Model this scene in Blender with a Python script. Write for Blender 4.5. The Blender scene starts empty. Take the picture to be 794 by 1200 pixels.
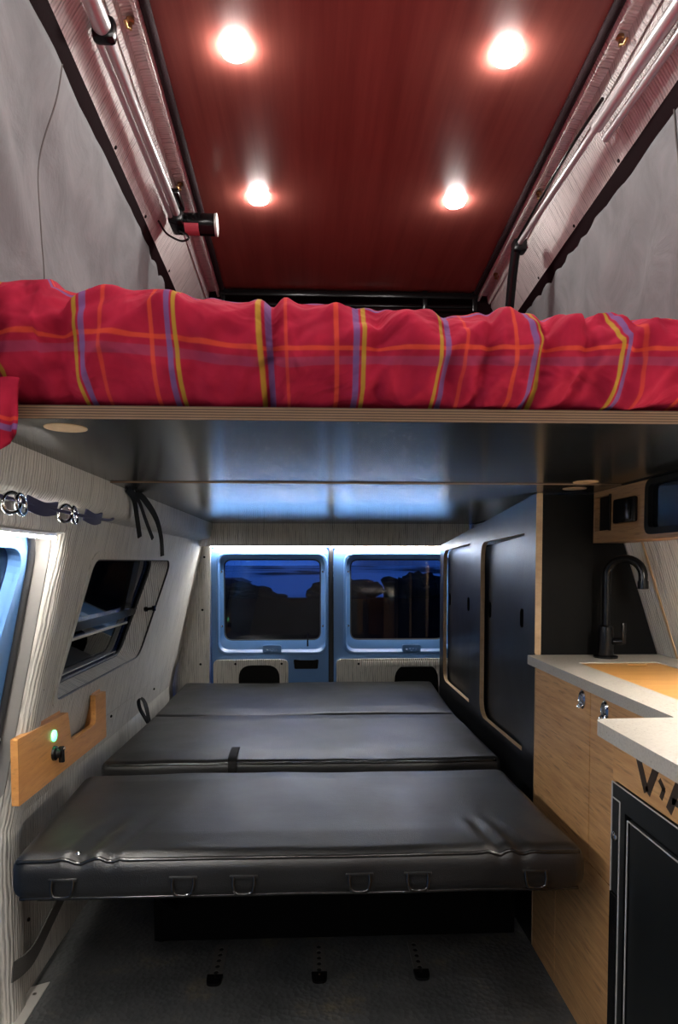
import bpy, bmesh, math, random
from mathutils import Vector, Matrix, noise, geometry
random.seed(7)
S = bpy.context.scene
COL = S.collection
V = Vector

# ---------------------------------------------------------------- materials
def new_mat(name):
    m = bpy.data.materials.new(name); m.use_nodes = True
    nt = m.node_tree; b = nt.nodes['Principled BSDF']
    return m, nt, b

def N(nt, t, **kw):
    n = nt.nodes.new(t)
    for k, v in kw.items():
        if k in n.inputs: n.inputs[k].default_value = v
        else: setattr(n, k, v)
    return n

def coords(nt, scale=(1, 1, 1)):
    tc = N(nt, 'ShaderNodeTexCoord'); mp = N(nt, 'ShaderNodeMapping')
    mp.inputs['Scale'].default_value = scale
    nt.links.new(tc.outputs['Object'], mp.inputs['Vector'])
    return mp.outputs['Vector']

def ramp(nt, fac, stops):
    r = N(nt, 'ShaderNodeValToRGB'); e = r.color_ramp.elements
    while len(e) < len(stops): e.new(0.5)
    for k, (p, c) in enumerate(stops):
        e[k].position = p; e[k].color = (*c, 1)
    nt.links.new(fac, r.inputs['Fac'])
    return r.outputs['Color']

def bump(nt, b, h, strength, dist=0.002):
    n = N(nt, 'ShaderNodeBump'); n.inputs['Strength'].default_value = strength; n.inputs['Distance'].default_value = dist
    nt.links.new(h, n.inputs['Height']); nt.links.new(n.outputs['Normal'], b.inputs['Normal'])

def plain(name, c, rough=0.5, metal=0.0, nscale=0, nbump=0.0, spec=0.5, var=0.0, coat=0.0):
    m, nt, b = new_mat(name)
    b.inputs['Base Color'].default_value = (*c, 1); b.inputs['Roughness'].default_value = rough
    b.inputs['Metallic'].default_value = metal; b.inputs['Specular IOR Level'].default_value = spec
    b.inputs['Coat Weight'].default_value = coat; b.inputs['Coat Roughness'].default_value = 0.12
    if nscale:
        t = N(nt, 'ShaderNodeTexNoise', Scale=nscale, Detail=4.0)
        nt.links.new(coords(nt), t.inputs['Vector'])
        if nbump: bump(nt, b, t.outputs['Fac'], nbump)
        if var:
            nt.links.new(ramp(nt, t.outputs['Fac'], [(0.3, tuple(x*(1-var) for x in c)), (0.7, tuple(x*(1+var) for x in c))]), b.inputs['Base Color'])
    return m

def ribbed(name, axis, c=(0.58, 0.56, 0.52), scale=30.0):
    """wavy ribbed upholstery; ribs run across the given axis"""
    m, nt, b = new_mat(name)
    v = coords(nt)
    w = N(nt, 'ShaderNodeTexWave', Scale=scale, Distortion=5.0, Detail=3.0)
    w.inputs['Detail Scale'].default_value = 0.35
    w.bands_direction = axis
    nt.links.new(v, w.inputs['Vector'])
    t = N(nt, 'ShaderNodeTexNoise', Scale=1.0, Detail=4.0, Roughness=0.6)
    nt.links.new(coords(nt, (12, 105, 9) if axis == 'Y' else (105, 12, 9)), t.inputs['Vector'])
    mx = N(nt, 'ShaderNodeMath', operation='MULTIPLY_ADD'); nt.links.new(w.outputs['Fac'], mx.inputs[0]); mx.inputs[1].default_value = 0.32
    nt.links.new(t.outputs['Fac'], mx.inputs[2])
    col = ramp(nt, mx.outputs[0], [(0.36, tuple(x*0.45 for x in c)), (0.50, tuple(x*0.80 for x in c)), (0.68, c)])
    nt.links.new(col, b.inputs['Base Color']); b.inputs['Roughness'].default_value = 0.8
    b.inputs['Specular IOR Level'].default_value = 0.2
    bump(nt, b, mx.outputs[0], 0.9, 0.006)
    return m

def wood(name, c1, c2, stretch, rough=0.4, fleck=0.0, coat=0.0):
    m, nt, b = new_mat(name)
    v = coords(nt, stretch)
    t = N(nt, 'ShaderNodeTexNoise', Scale=1.0, Detail=6.0, Roughness=0.65); nt.links.new(v, t.inputs['Vector'])
    col = ramp(nt, t.outputs['Fac'], [(0.3, c1), (0.7, c2)])
    if fleck:
        v2 = coords(nt, tuple(s*2.6 for s in stretch))
        t2 = N(nt, 'ShaderNodeTexNoise', Scale=1.0, Detail=2.0); nt.links.new(v2, t2.inputs['Vector'])
        f = N(nt, 'ShaderNodeMapRange'); f.inputs['From Min'].default_value = 0.58; f.inputs['From Max'].default_value = 0.72
        f.inputs['To Max'].default_value = fleck
        nt.links.new(t2.outputs['Fac'], f.inputs['Value'])
        mx = N(nt, 'ShaderNodeMix', data_type='RGBA'); nt.links.new(f.outputs[0], mx.inputs['Factor'])
        nt.links.new(col, mx.inputs['A']); mx.inputs['B'].default_value = (*[x*0.35 for x in c1], 1)
        col = mx.outputs['Result']
    nt.links.new(col, b.inputs['Base Color']); b.inputs['Roughness'].default_value = rough
    b.inputs['Coat Weight'].default_value = coat; b.inputs['Coat Roughness'].default_value = 0.2
    bump(nt, b, t.outputs['Fac'], 0.08, 0.001)
    return m

def emit(name, c, s):
    m, nt, b = new_mat(name)
    b.inputs['Base Color'].default_value = (0.9, 0.9, 0.9, 1)
    b.inputs['Emission Color'].default_value = (*c, 1); b.inputs['Emission Strength'].default_value = s
    return m

def glass(name, tint, refl=0.9):
    m, nt, b = new_mat(name)
    nt.nodes.remove(b)
    tr = N(nt, 'ShaderNodeBsdfTransparent'); tr.inputs['Color'].default_value = (*tint, 1)
    gl = N(nt, 'ShaderNodeBsdfGlossy'); gl.inputs['Roughness'].default_value = 0.02; gl.inputs['Color'].default_value = (refl, refl, refl, 1)
    fr = N(nt, 'ShaderNodeFresnel', IOR=1.45); mx = N(nt, 'ShaderNodeMixShader')
    nt.links.new(fr.outputs[0], mx.inputs[0]); nt.links.new(tr.outputs[0], mx.inputs[1]); nt.links.new(gl.outputs[0], mx.inputs[2])
    nt.links.new(mx.outputs[0], nt.nodes['Material Output'].inputs['Surface'])
    return m

def ply_edge(name):
    m, nt, b = new_mat(name)
    v = coords(nt)
    w = N(nt, 'ShaderNodeTexWave', Scale=85.0, Distortion=0.4); w.bands_direction = 'Z'
    nt.links.new(v, w.inputs['Vector'])
    nt.links.new(ramp(nt, w.outputs['Fac'], [(0.3, (0.085, 0.045, 0.025)), (0.6, (0.25, 0.155, 0.085))]), b.inputs['Base Color'])
    b.inputs['Roughness'].default_value = 0.6
    return m

def film_ply(name, c=(0.006, 0.0063, 0.007), rough=0.36, scale=190.0, st=0.35, spec=0.3):
    m, nt, b = new_mat(name)
    v = coords(nt)
    t = N(nt, 'ShaderNodeTexVoronoi', Scale=scale); nt.links.new(v, t.inputs['Vector'])
    n2 = N(nt, 'ShaderNodeTexNoise', Scale=7.0, Detail=5.0); nt.links.new(v, n2.inputs['Vector'])
    mr = N(nt, 'ShaderNodeMapRange'); mr.inputs['To Min'].default_value = rough*0.8; mr.inputs['To Max'].default_value = rough*1.25
    nt.links.new(n2.outputs['Fac'], mr.inputs['Value']); nt.links.new(mr.outputs[0], b.inputs['Roughness'])
    b.inputs['Base Color'].default_value = (*c, 1); b.inputs['Specular IOR Level'].default_value = spec
    bump(nt, b, t.outputs['Distance'], st, 0.0006)
    return m

def leather(name):
    m, nt, b = new_mat(name)
    v = coords(nt)
    t = N(nt, 'ShaderNodeTexVoronoi', Scale=420.0); nt.links.new(v, t.inputs['Vector'])
    n2 = N(nt, 'ShaderNodeTexNoise', Scale=6.0, Detail=6.0, Roughness=0.6); nt.links.new(v, n2.inputs['Vector'])
    ad = N(nt, 'ShaderNodeMath', operation='MULTIPLY_ADD'); nt.links.new(n2.outputs['Fac'], ad.inputs[0]); ad.inputs[1].default_value = 4.0
    nt.links.new(t.outputs['Distance'], ad.inputs[2])
    mr = N(nt, 'ShaderNodeMapRange'); mr.inputs['From Min'].default_value = 0.3; mr.inputs['From Max'].default_value = 0.7
    mr.inputs['To Min'].default_value = 0.33; mr.inputs['To Max'].default_value = 0.46
    nt.links.new(n2.outputs['Fac'], mr.inputs['Value']); nt.links.new(mr.outputs[0], b.inputs['Roughness'])
    nt.links.new(ramp(nt, n2.outputs['Fac'], [(0.3, (0.0065, 0.0067, 0.007)), (0.75, (0.010, 0.0102, 0.0106))]), b.inputs['Base Color'])
    b.inputs['Specular IOR Level'].default_value = 0.75
    bump(nt, b, ad.outputs[0], 0.25, 0.0012)
    return m

def stone(name):
    m, nt, b = new_mat(name)
    v = coords(nt)
    t = N(nt, 'ShaderNodeTexNoise', Scale=260.0, Detail=2.0); nt.links.new(v, t.inputs['Vector'])
    n2 = N(nt, 'ShaderNodeTexNoise', Scale=9.0, Detail=5.0); nt.links.new(v, n2.inputs['Vector'])
    mx = N(nt, 'ShaderNodeMath', operation='MULTIPLY_ADD'); nt.links.new(n2.outputs['Fac'], mx.inputs[0]); mx.inputs[1].default_value = 0.35
    nt.links.new(t.outputs['Fac'], mx.inputs[2])
    nt.links.new(ramp(nt, mx.outputs[0], [(0.42, (0.25, 0.225, 0.19)), (0.52, (0.41, 0.38, 0.33)), (0.8, (0.46, 0.43, 0.375))]), b.inputs['Base Color'])
    b.inputs['Roughness'].default_value = 0.45
    return m

def floor_mat(name):
    m, nt, b = new_mat(name)
    v = coords(nt)
    t = N(nt, 'ShaderNodeTexVoronoi', Scale=75.0); nt.links.new(v, t.inputs['Vector'])
    n2 = N(nt, 'ShaderNodeTexNoise', Scale=5.0, Detail=8.0, Roughness=0.7); nt.links.new(v, n2.inputs['Vector'])
    nt.links.new(ramp(nt, n2.outputs['Fac'], [(0.38, (0.055, 0.058, 0.059)), (0.56, (0.085, 0.088, 0.088)), (0.68, (0.155, 0.13, 0.09))]), b.inputs['Base Color'])
    b.inputs['Roughness'].default_value = 0.6; b.inputs['Specular IOR Level'].default_value = 0.25
    bump(nt, b, t.outputs['Distance'], 0.8, 0.003)
    return m

def plaid(name):
    m, nt, b = new_mat(name)
    uv = N(nt, 'ShaderNodeUVMap'); uv.uv_map = 'weave'
    sp = N(nt, 'ShaderNodeSeparateXYZ'); nt.links.new(uv.outputs[0], sp.inputs[0])
    def M(op, a, bb=None, c=None):
        n = N(nt, 'ShaderNodeMath', operation=op)
        for k, x in enumerate((a, bb, c)):
            if x is None: continue
            if isinstance(x, (int, float)): n.inputs[k].default_value = x
            else: nt.links.new(x, n.inputs[k])
        return n.outputs[0]
    PER = 0.244
    def band(coord, c, w):
        f = M('FRACT', M('DIVIDE', M('SUBTRACT', coord, c - PER*0.5 - 10*PER), PER))
        d = M('MULTIPLY', M('ABSOLUTE', M('SUBTRACT', f, 0.5)), PER)
        r = N(nt, 'ShaderNodeMapRange'); r.inputs['From Min'].default_value = w*0.5 + 0.0008; r.inputs['From Max'].default_value = w*0.5 - 0.0008
        nt.links.new(d, r.inputs['Value']); return r.outputs[0]
    ns = N(nt, 'ShaderNodeTexNoise', Scale=22.0, Detail=4.0); nt.links.new(uv.outputs[0], ns.inputs['Vector'])
    cur = ramp(nt, ns.outputs['Fac'], [(0.3, (0.32, 0.011, 0.035)), (0.7, (0.45, 0.018, 0.050))])
    yel, blu, ora, pur = (0.42, 0.26, 0.03), (0.11, 0.11, 0.30), (0.66, 0.075, 0.03), (0.25, 0.055, 0.12)
    U, W = sp.outputs['X'], sp.outputs['Y']
    for coord, c, w, colr, al in ((W, 0.100, 0.013, pur, 0.5), (W, 0.118, 0.006, ora, 0.75), (W, -0.008, 0.005, ora, 0.7), (W, 0.225, 0.008, blu, 0.7),
                                  (U, 0.035, 0.005, ora, 0.55), (U, 0.105, 0.006, ora, 0.7), (U, 0.0105, 0.008, blu, 0.7), (U, 0.130, 0.008, blu, 0.7),
                                  (U, 0.0, 0.0056, yel, 0.85), (U, 0.140, 0.0056, yel, 0.85)):
        mx = N(nt, 'ShaderNodeMix', data_type='RGBA')
        nt.links.new(M('MULTIPLY', band(coord, c, w), al), mx.inputs['Factor'])
        nt.links.new(cur, mx.inputs['A']); mx.inputs['B'].default_value = (*colr, 1); cur = mx.outputs['Result']
    nt.links.new(cur, b.inputs['Base Color']); b.inputs['Roughness'].default_value = 0.85
    b.inputs['Specular IOR Level'].default_value = 0.1
    t = N(nt, 'ShaderNodeTexNoise', Scale=9.0, Detail=3.0, Roughness=0.5, Distortion=0.8); nt.links.new(uv.outputs[0], t.inputs['Vector'])
    bump(nt, b, t.outputs['Fac'], 0.85, 0.03)
    return m

def canvas_mat(name):
    m, nt, b = new_mat(name)
    v = coords(nt)
    t = N(nt, 'ShaderNodeTexNoise', Scale=6.0, Detail=7.0, Roughness=0.6, Distortion=0.6); nt.links.new(v, t.inputs['Vector'])
    nt.links.new(ramp(nt, t.outputs['Fac'], [(0.3, (0.15, 0.155, 0.162)), (0.7, (0.245, 0.25, 0.258))]), b.inputs['Base Color'])
    b.inputs['Roughness'].default_value = 0.75
    bump(nt, b, t.outputs['Fac'], 0.5, 0.02)
    return m

M_RIB_Y = ribbed('ribbed upholstery', 'Y')
M_RIB_X = ribbed('ribbed upholstery across', 'X', (0.70, 0.675, 0.625))  # paler than the other ribs: missing light on pillars and door cards put into colour
M_RIB_ROOF = ribbed('ribbed roof lining', 'Y', (0.74, 0.70, 0.68), 34)
M_MAHOG = wood('mahogany panel', (0.245, 0.064, 0.050), (0.365, 0.112, 0.086), (26, 1.1, 26), 0.33, coat=0.3)
M_BAMBOO = wood('bamboo front', (0.46, 0.225, 0.085), (0.70, 0.405, 0.175), (30, 6, 85), 0.45, 0.6)
M_BAMBOO_H = wood('bamboo holder', (0.53, 0.225, 0.06), (0.70, 0.34, 0.105), (30, 6, 60), 0.4, 0.3)
M_BOARD = wood('bamboo board', (0.50, 0.235, 0.06), (0.62, 0.33, 0.10), (6, 90, 30), 0.4)
M_PALEWOOD = wood('pale plywood rim', (0.46, 0.30, 0.16), (0.58, 0.40, 0.23), (30, 30, 60), 0.55)
M_PLY = ply_edge('plywood edge')
M_FILM = film_ply('black film faced ply')
M_FILM_GLOSS = plain('black film faced ply underside', (0.010, 0.011, 0.012), 0.2, spec=0.3)
M_BLACKPANEL = film_ply('black panel', (0.004, 0.004, 0.004), 0.55, 260, 0.2, 0.12)
M_LEATHER = leather('black vinyl')
M_PIPING = plain('black vinyl piping', (0.008, 0.008, 0.0085), 0.22, spec=0.8)
M_LOOP = plain('shiny black loop', (0.006, 0.006, 0.006), 0.2, spec=0.9)
M_STONE = stone('stone worktop')
M_FLOOR = floor_mat('vinyl floor')
M_PLAID = plaid('red plaid cotton')
M_CANVAS = canvas_mat('grey canvas')
M_BLACK = plain('black plastic', (0.005, 0.005, 0.0055), 0.22, spec=0.3)
M_BLACKMAT = plain('matt black', (0.005, 0.005, 0.005), 0.6, spec=0.12)
M_RUBBER = plain('rubber seal', (0.02, 0.02, 0.022), 0.55, nscale=90, nbump=0.4)
M_RIM = plain('dark roof rim', (0.011, 0.0045, 0.0055), 0.8, nscale=120, nbump=0.3, spec=0.05)
M_BRAID = plain('braided trim', (0.022, 0.012, 0.014), 0.8, nscale=160, nbump=0.9, spec=0.15)
M_WEB = plain('black webbing', (0.005, 0.005, 0.005), 0.7, nscale=300, nbump=0.3, spec=0.2)
M_GREYWEB = plain('grey webbing', (0.085, 0.08, 0.075), 0.75, nscale=300, nbump=0.3)
M_CHROME = plain('chrome', (0.75, 0.75, 0.76), 0.12, 1.0)
M_STEEL = plain('brushed tube', (0.72, 0.70, 0.70), 0.33, 0.65)
M_ALU = plain('aluminium', (0.66, 0.64, 0.60), 0.42, 0.5, nscale=60, nbump=0.1)
M_BRASS = plain('brass', (0.42, 0.27, 0.12), 0.35, 1.0)
M_BLUE = plain('blue body paint', (0.105, 0.245, 0.53), 0.32, coat=0.5)
M_GREYBODY = plain('grey body reveal', (0.22, 0.21, 0.20), 0.5)
M_NAVY = plain('navy ribbon', (0.025, 0.022, 0.07), 0.7)
M_RED = plain('red sticker', (0.55, 0.07, 0.10), 0.5)
M_WHITE = plain('white plastic', (0.75, 0.74, 0.72), 0.4)
M_LETTER = plain('dark brown lettering', (0.032, 0.018, 0.010), 0.6)
M_SEAM = plain('dark seam', (0.10, 0.09, 0.085), 0.8)
M_LIGHT = emit('downlight lens', (1.0, 0.95, 0.91), 74.0)
M_LED = emit('led strip', (1.0, 0.96, 0.91), 44.0)
M_LED2 = emit('side led strip', (1.0, 0.94, 0.86), 52.0)
M_GREEN = emit('green lamp', (0.05, 1.0, 0.32), 2.2)
M_GLASS = glass('tinted glass', (0.55, 0.58, 0.62))
M_GLASSDARK = glass('dark tinted glass', (0.26, 0.28, 0.31))
M_SCREEN = plain('black gloss screen', (0.004, 0.005, 0.006), 0.12, spec=0.12)
M_FASCIA = wood('brown fascia wood', (0.25, 0.125, 0.055), (0.40, 0.22, 0.10), (30, 6, 85), 0.5, 0.5)
M_ASPHALT = plain('asphalt', (0.005, 0.005, 0.005), 0.95, nscale=0.6, var=0.5, spec=0.0)
M_BUSH = plain('dark foliage', (0.010, 0.013, 0.010), 0.9, nscale=3, nbump=0.5, spec=0.1)
M_SHED = plain('dark shed wall', (0.03, 0.032, 0.035), 0.8)

def snow_mat():
    m, nt, b = new_mat('dusk snow')
    v = coords(nt, (0.05, 0.018, 1))
    t = N(nt, 'ShaderNodeTexNoise', Scale=1.0, Detail=6.0); nt.links.new(v, t.inputs['Vector'])
    nt.links.new(ramp(nt, t.outputs['Fac'], [(0.42, (0.66, 0.68, 0.70)), (0.53, (0.42, 0.43, 0.44)), (0.57, (0.03, 0.03, 0.03))]), b.inputs['Base Color'])
    b.inputs['Roughness'].default_value = 0.9; b.inputs['Specular IOR Level'].default_value = 0.1
    return m
M_SNOW = snow_mat()

# ---------------------------------------------------------------- object helpers
def thing(name, label, cat, loc=(0, 0, 0), group=None):
    o = bpy.data.objects.new(name, None); COL.objects.link(o); o.location = loc
    o.empty_display_size = 0.05
    return tag(o, label, cat, group)

def tag(o, label, cat, group=None):
    o['label'] = label; o['category'] = cat
    if group: o['group'] = group
    return o

def root_loc(o):
    p = V((0, 0, 0))
    while o: p += o.location; o = o.parent
    return p

def obj(name, bm, mats, parent=None, smooth=None, label=None, structure=False, recalc=True):
    if recalc: bmesh.ops.recalc_face_normals(bm, faces=bm.faces[:])
    if parent: bmesh.ops.translate(bm, verts=bm.verts[:], vec=-root_loc(parent))
    me = bpy.data.meshes.new(name); bm.to_mesh(me); bm.free()
    for m in (mats if isinstance(mats, (list, tuple)) else [mats]): me.materials.append(m)
    if smooth is not None:
        for p in me.polygons: p.use_smooth = True
        if smooth < 180: me.set_sharp_from_angle(angle=math.radians(smooth))
    o = bpy.data.objects.new(name, me); COL.objects.link(o)
    if parent: o.parent = parent
    if label: o['label'] = label
    if structure: o['kind'] = 'structure'
    return o

def box(x0, x1, y0, y1, z0, z1, bev=0.0, seg=2, bm=None):
    b = bmesh.new()
    bmesh.ops.create_cube(b, size=1)
    for v in b.verts:
        v.co = V((x0+(v.co.x+.5)*(x1-x0), y0+(v.co.y+.5)*(y1-y0), z0+(v.co.z+.5)*(z1-z0)))
    if bev: bmesh.ops.bevel(b, geom=b.edges[:], offset=bev, segments=seg, affect='EDGES', profile=0.5)
    return join(bm, b)

def join(bm, b):
    if bm is None: return b
    me = bpy.data.meshes.new('tmp'); b.to_mesh(me); b.free(); bm.from_mesh(me); bpy.data.meshes.remove(me)
    return bm

def rpoly(pts, r, seg=6):
    """round the corners of a 2D polygon; r is one radius or one per corner"""
    out = []; n = len(pts)
    for i in range(n):
        p = V(pts[i]).to_2d(); a = V(pts[i-1]).to_2d(); c = V(pts[(i+1) % n]).to_2d()
        rr = r[i] if isinstance(r, (list, tuple)) else r
        d1 = (a-p).normalized(); d2 = (c-p).normalized()
        if rr <= 0: out.append((p.x, p.y)); continue
        ang = d1.angle(d2); t = rr/math.tan(ang/2)
        t = min(t, (a-p).length*.49, (c-p).length*.49)
        s, e = p+d1*t, p+d2*t
        for k in range(seg+1):
            f = k/seg
            q = s*(1-f)**2 + p*2*f*(1-f) + e*f*f
            out.append((q.x, q.y))
    return out

def rrect(a0, a1, b0, b1, r, seg=6): return rpoly([(a0, b0), (a1, b0), (a1, b1), (a0, b1)], r, seg)
def ell(ca, cb, ra, rb, n=24): return [(ca+ra*math.cos(2*math.pi*k/n), cb+rb*math.sin(2*math.pi*k/n)) for k in range(n)]

def plate(outer, holes, t, o=(0, 0, 0), u=(1, 0, 0), v=(0, 0, 1), n=(0, 1, 0), side_mat=0, hole_mat=None, bm=None):
    """flat plate with holes: face at o, extruded by t along n"""
    o, u, v, n = V(o), V(u), V(v), V(n)
    loops = [outer] + list(holes)
    tris = geometry.tessellate_polygon([[V((p[0], p[1], 0)) for p in l] for l in loops])
    b = bmesh.new(); A = []; B = []
    for l in loops:
        for p in l:
            q = o+u*p[0]+v*p[1]; A.append(b.verts.new(q)); B.append(b.verts.new(q+n*t))
    for tr in tris:
        for vs in ([A[k] for k in tr], [B[k] for k in reversed(tr)]):
            try: b.faces.new(vs)
            except ValueError: pass
    k = 0
    for li, l in enumerate(loops):
        m = len(l)
        for i in range(m):
            j = (i+1) % m
            f = b.faces.new((A[k+i], A[k+j], B[k+j], B[k+i]))
            f.material_index = side_mat if li == 0 or hole_mat is None else hole_mat
        k += m
    return join(bm, b)

def tube(path, r, seg=10, closed=False, bm=None, rad=None, caps=True):
    b = bmesh.new(); P = [V(p) for p in path]; n = len(P); rings = []
    up = None
    for i in range(n):
        if closed: d = (P[(i+1) % n]-P[i-1])
        else: d = P[min(i+1, n-1)]-P[max(i-1, 0)]
        d.normalize()
        if up is None:
            up = V((0, 0, 1)) if abs(d.z) < .9 else V((1, 0, 0))
        up = (up-d*up.dot(d)).normalized(); sd = d.cross(up)
        rr = rad[i] if rad else r
        rings.append([b.verts.new(P[i]+(up*math.cos(2*math.pi*k/seg)+sd*math.sin(2*math.pi*k/seg))*rr) for k in range(seg)])
    for i in range(n if closed else n-1):
        a, c = rings[i], rings[(i+1) % n]
        for k in range(seg):
            try: b.faces.new((a[k], a[(k+1) % seg], c[(k+1) % seg], c[k]))
            except ValueError: pass
    if caps and not closed:
        b.faces.new(rings[0]); b.faces.new(rings[-1][::-1])
    return join(bm, b)

def smooth_path(pts, n=8):
    P = [V(p) for p in pts]; out = []
    for i in range(len(P)-1):
        p0, p1, p2, p3 = P[max(i-1, 0)], P[i], P[i+1], P[min(i+2, len(P)-1)]
        for k in range(n):
            t = k/n
            out.append(0.5*((2*p1)+(-p0+p2)*t+(2*p0-5*p1+4*p2-p3)*t*t+(-p0+3*p1-3*p2+p3)*t**3))
    out.append(P[-1]); return out

def ribbon(path, w, t, side, bm=None):
    """webbing: rectangular section swept along path; side = width direction"""
    b = bmesh.new(); P = [V(p) for p in path]; s = V(side).normalized(); rings = []
    for i, p in enumerate(P):
        d = (P[min(i+1, len(P)-1)]-P[max(i-1, 0)]).normalized()
        ss = (s-d*s.dot(d)).normalized(); nn = d.cross(ss)
        rings.append([b.verts.new(p+ss*a*w/2+nn*c*t/2) for a, c in ((-1, -1), (1, -1), (1, 1), (-1, 1))])
    for a, c in zip(rings, rings[1:]):
        for k in range(4): b.faces.new((a[k], a[(k+1) % 4], c[(k+1) % 4], c[k]))
    b.faces.new(rings[0]); b.faces.new(rings[-1][::-1])
    return join(bm, b)

def lathe(prof, c, axis, seg=32, bm=None):
    """prof: (radius, along axis)"""
    b = bmesh.new(); c = V(c); a = V(axis).normalized()
    s = a.orthogonal().normalized(); w = a.cross(s); rings = []
    for r, h in prof:
        if r < 1e-6: rings.append([b.verts.new(c+a*h)])
        else: rings.append([b.verts.new(c+a*h+(s*math.cos(2*math.pi*k/seg)+w*math.sin(2*math.pi*k/seg))*r) for k in range(seg)])
    for p, q in zip(rings, rings[1:]):
        for k in range(seg):
            k2 = (k+1) % seg
            if len(p) == 1 and len(q) == 1: continue
            if len(p) == 1: b.faces.new((p[0], q[k2], q[k]))
            elif len(q) == 1: b.faces.new((p[k], p[k2], q[0]))
            else: b.faces.new((p[k], p[k2], q[k2], q[k]))
    return join(bm, b)

def loft(sections, bm=None, closed=False):
    """sections: lists of points of equal length"""
    b = bmesh.new()
    R = [[b.verts.new(V(p)) for p in s] for s in sections]
    for a, c in zip(R, R[1:]):
        m = len(a)
        for k in range(m if closed else m-1): b.faces.new((a[k], a[(k+1) % m], c[(k+1) % m], c[k]))
    if closed:
        b.faces.new(R[0]); b.faces.new(R[-1][::-1])
    return join(bm, b)

def screw_bm(p, n, r=0.006):
    return lathe([(r, -0.003), (r, 0.002), (r*.6, 0.0035), (0, 0.0035)], p, n, 12)

def lerp(a, b, t): return a+(b-a)*t
def bumpf(x, c, w): return math.exp(-((x-c)/w)**2)

# ---------------------------------------------------------------- shell
BACK, FRONT = 3.33, -2.0
ZB = 1.30                                    # height of the bed platform underside
def xl(z): return -0.73+0.222*max(0.0, z-0.47)
def xr(z): return 1.05-0.33*max(0.0, z-0.65)
WU, WV, WN = V((0, 1, 0)), V((0.222, 0, 1)), V((-0.976, 0, 0.217))   # left wall frame; v runs with height
WO = V((-0.73, 0, 0.47))

f = box(-0.80, 1.10, FRONT, BACK+0.1, -0.04, 0.0)
floor = obj('floor', f, M_FLOOR, structure=True)

# lower left wall (vertical kick panel) and the tilted padded panel with the window hole
wl = obj('wall_left', plate([(1.50, 0.0), (3.42, 0.0), (3.42, 0.1045), (2.35, 0.108), (1.50, 0.112)], [], 0.05, (-0.73, 0, 0.47), WU, WV, WN), M_RIB_Y, structure=True)
wl2 = obj('lower_panel', plate([(1.50, 0.0), (3.42, 0.0), (3.42, 0.47), (1.50, 0.47)], [], 0.05, (-0.73, 0, 0), (0, 1, 0), (0, 0, 1), (-1, 0, 0)), M_RIB_Y, wl)
win_h = rpoly([(1.675, 0.272), (2.500, 0.272), (2.715, 0.642), (1.765, 0.640)], [0.04, 0.09, 0.05, 0.05], 8)
wl3 = obj('window_panel', plate([(1.605, 0.114), (2.35, 0.111), (3.42, 0.1065), (3.45, 0.745), (1.60, 0.745)], [win_h], 0.05, WO+V((0.007, 0, 0)), WU, WV, WN), M_RIB_Y, wl)
# padded strip at the door jamb, rolled over its front edge
secs = []
for k in range(25):
    v = lerp(-0.0, 0.745, k/24); x0 = WO+WV*v
    yb = 1.475+0.03*(1-v/0.745); ye = 1.625-0.02*v
    r = 0.018
    wob = 0.006*noise.noise(V((0, 0, v*9)))
    secs.append([(x0.x-0.06, yb, x0.z), (x0.x-0.012, yb, x0.z), (x0.x+0.006, yb+0.006, x0.z), (x0.x+0.018+wob, yb+0.03, x0.z), (x0.x+0.020+wob, yb+0.06, x0.z),
                 (x0.x+0.018-wob, ye-0.03, x0.z), (x0.x+0.010, ye-0.008, x0.z), (x0.x-0.004, ye, x0.z)])
jb = loft(secs)
secs = [[(s[0]+(-0.73-WO.x), s[1], lerp(0, 0.47, k/6)) for s in secs[0]] for k in range(7)]
jb = loft(secs, jb)
obj('jamb_pad', jb, M_RIB_Y, wl, smooth=60)
obj('seam', tube([(xl(0.583)+0.0035, 1.63, 0.583), (xl(0.580)+0.0035, 2.35, 0.580), (xl(0.577)+0.0035, 3.41, 0.577)], 0.0022, 6), M_SEAM, wl, smooth=60)
for y, z in ((1.56, 0.80), (1.64, 0.80), (1.74, 1.135), (1.63, 0.64), (2.64, 0.69), (2.52, 0.62), (2.83, 0.88), (3.05, 0.66), (2.20, 0.62), (2.30, 0.56), (2.95, 0.53), (3.32, 0.80),
             (1.63, 0.105), (1.66, 0.185), (1.58, 0.105)):
    off = 0.02 if y < 1.6 else 0.006
    obj('screw', screw_bm((xl(z)+off-0.004, y, z), (1, 0, 0), 0.005), M_BLACKMAT, wl, smooth=40)
# wall before the door: the sliding side door with its body opening
lint = obj('trim_1', box(-0.64, -0.555, FRONT, 1.60, 1.165, 1.235, 0.012), M_RIB_Y, structure=True, smooth=40)

# sliding door skin, set back behind the opening
dp = lambda o: WO+WN*o
dwin = rpoly([(0.62, 0.33), (1.355, 0.33), (1.425, 0.655), (0.62, 0.655)], 0.06, 8)
d3 = obj('door_3', plate(rpoly([(FRONT, -0.47), (1.524, -0.47), (1.488, 0.10), (1.462, 0.705), (FRONT, 0.705)], [0, .02, .3, .10, 0], 8), [dwin], 0.02, dp(0.036), WU, WV, WN), M_BLUE, structure=True)
d3b = plate(rpoly([(0.59, 0.31), (1.375, 0.31), (1.445, 0.675), (0.59, 0.675)], 0.07, 8), [dwin], 0.012, dp(0.027), WU, WV, WN)
obj('window_frame', d3b, M_BLUE, d3)
obj('window_pane', plate(rpoly([(0.60, 0.31), (1.375, 0.31), (1.445, 0.675), (0.60, 0.675)], 0.06, 8), [], 0.004, dp(0.057), WU, WV, WN), M_GLASSDARK, d3)
pth = [WO+WU*(y-0.010)+WV*(v-0.008)+WN*0.030 for y, v in rpoly([(FRONT, 0.712), (1.470, 0.712), (1.494, 0.10), (1.528, -0.46)], [0, .10, .3, 0], 8)]
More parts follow.
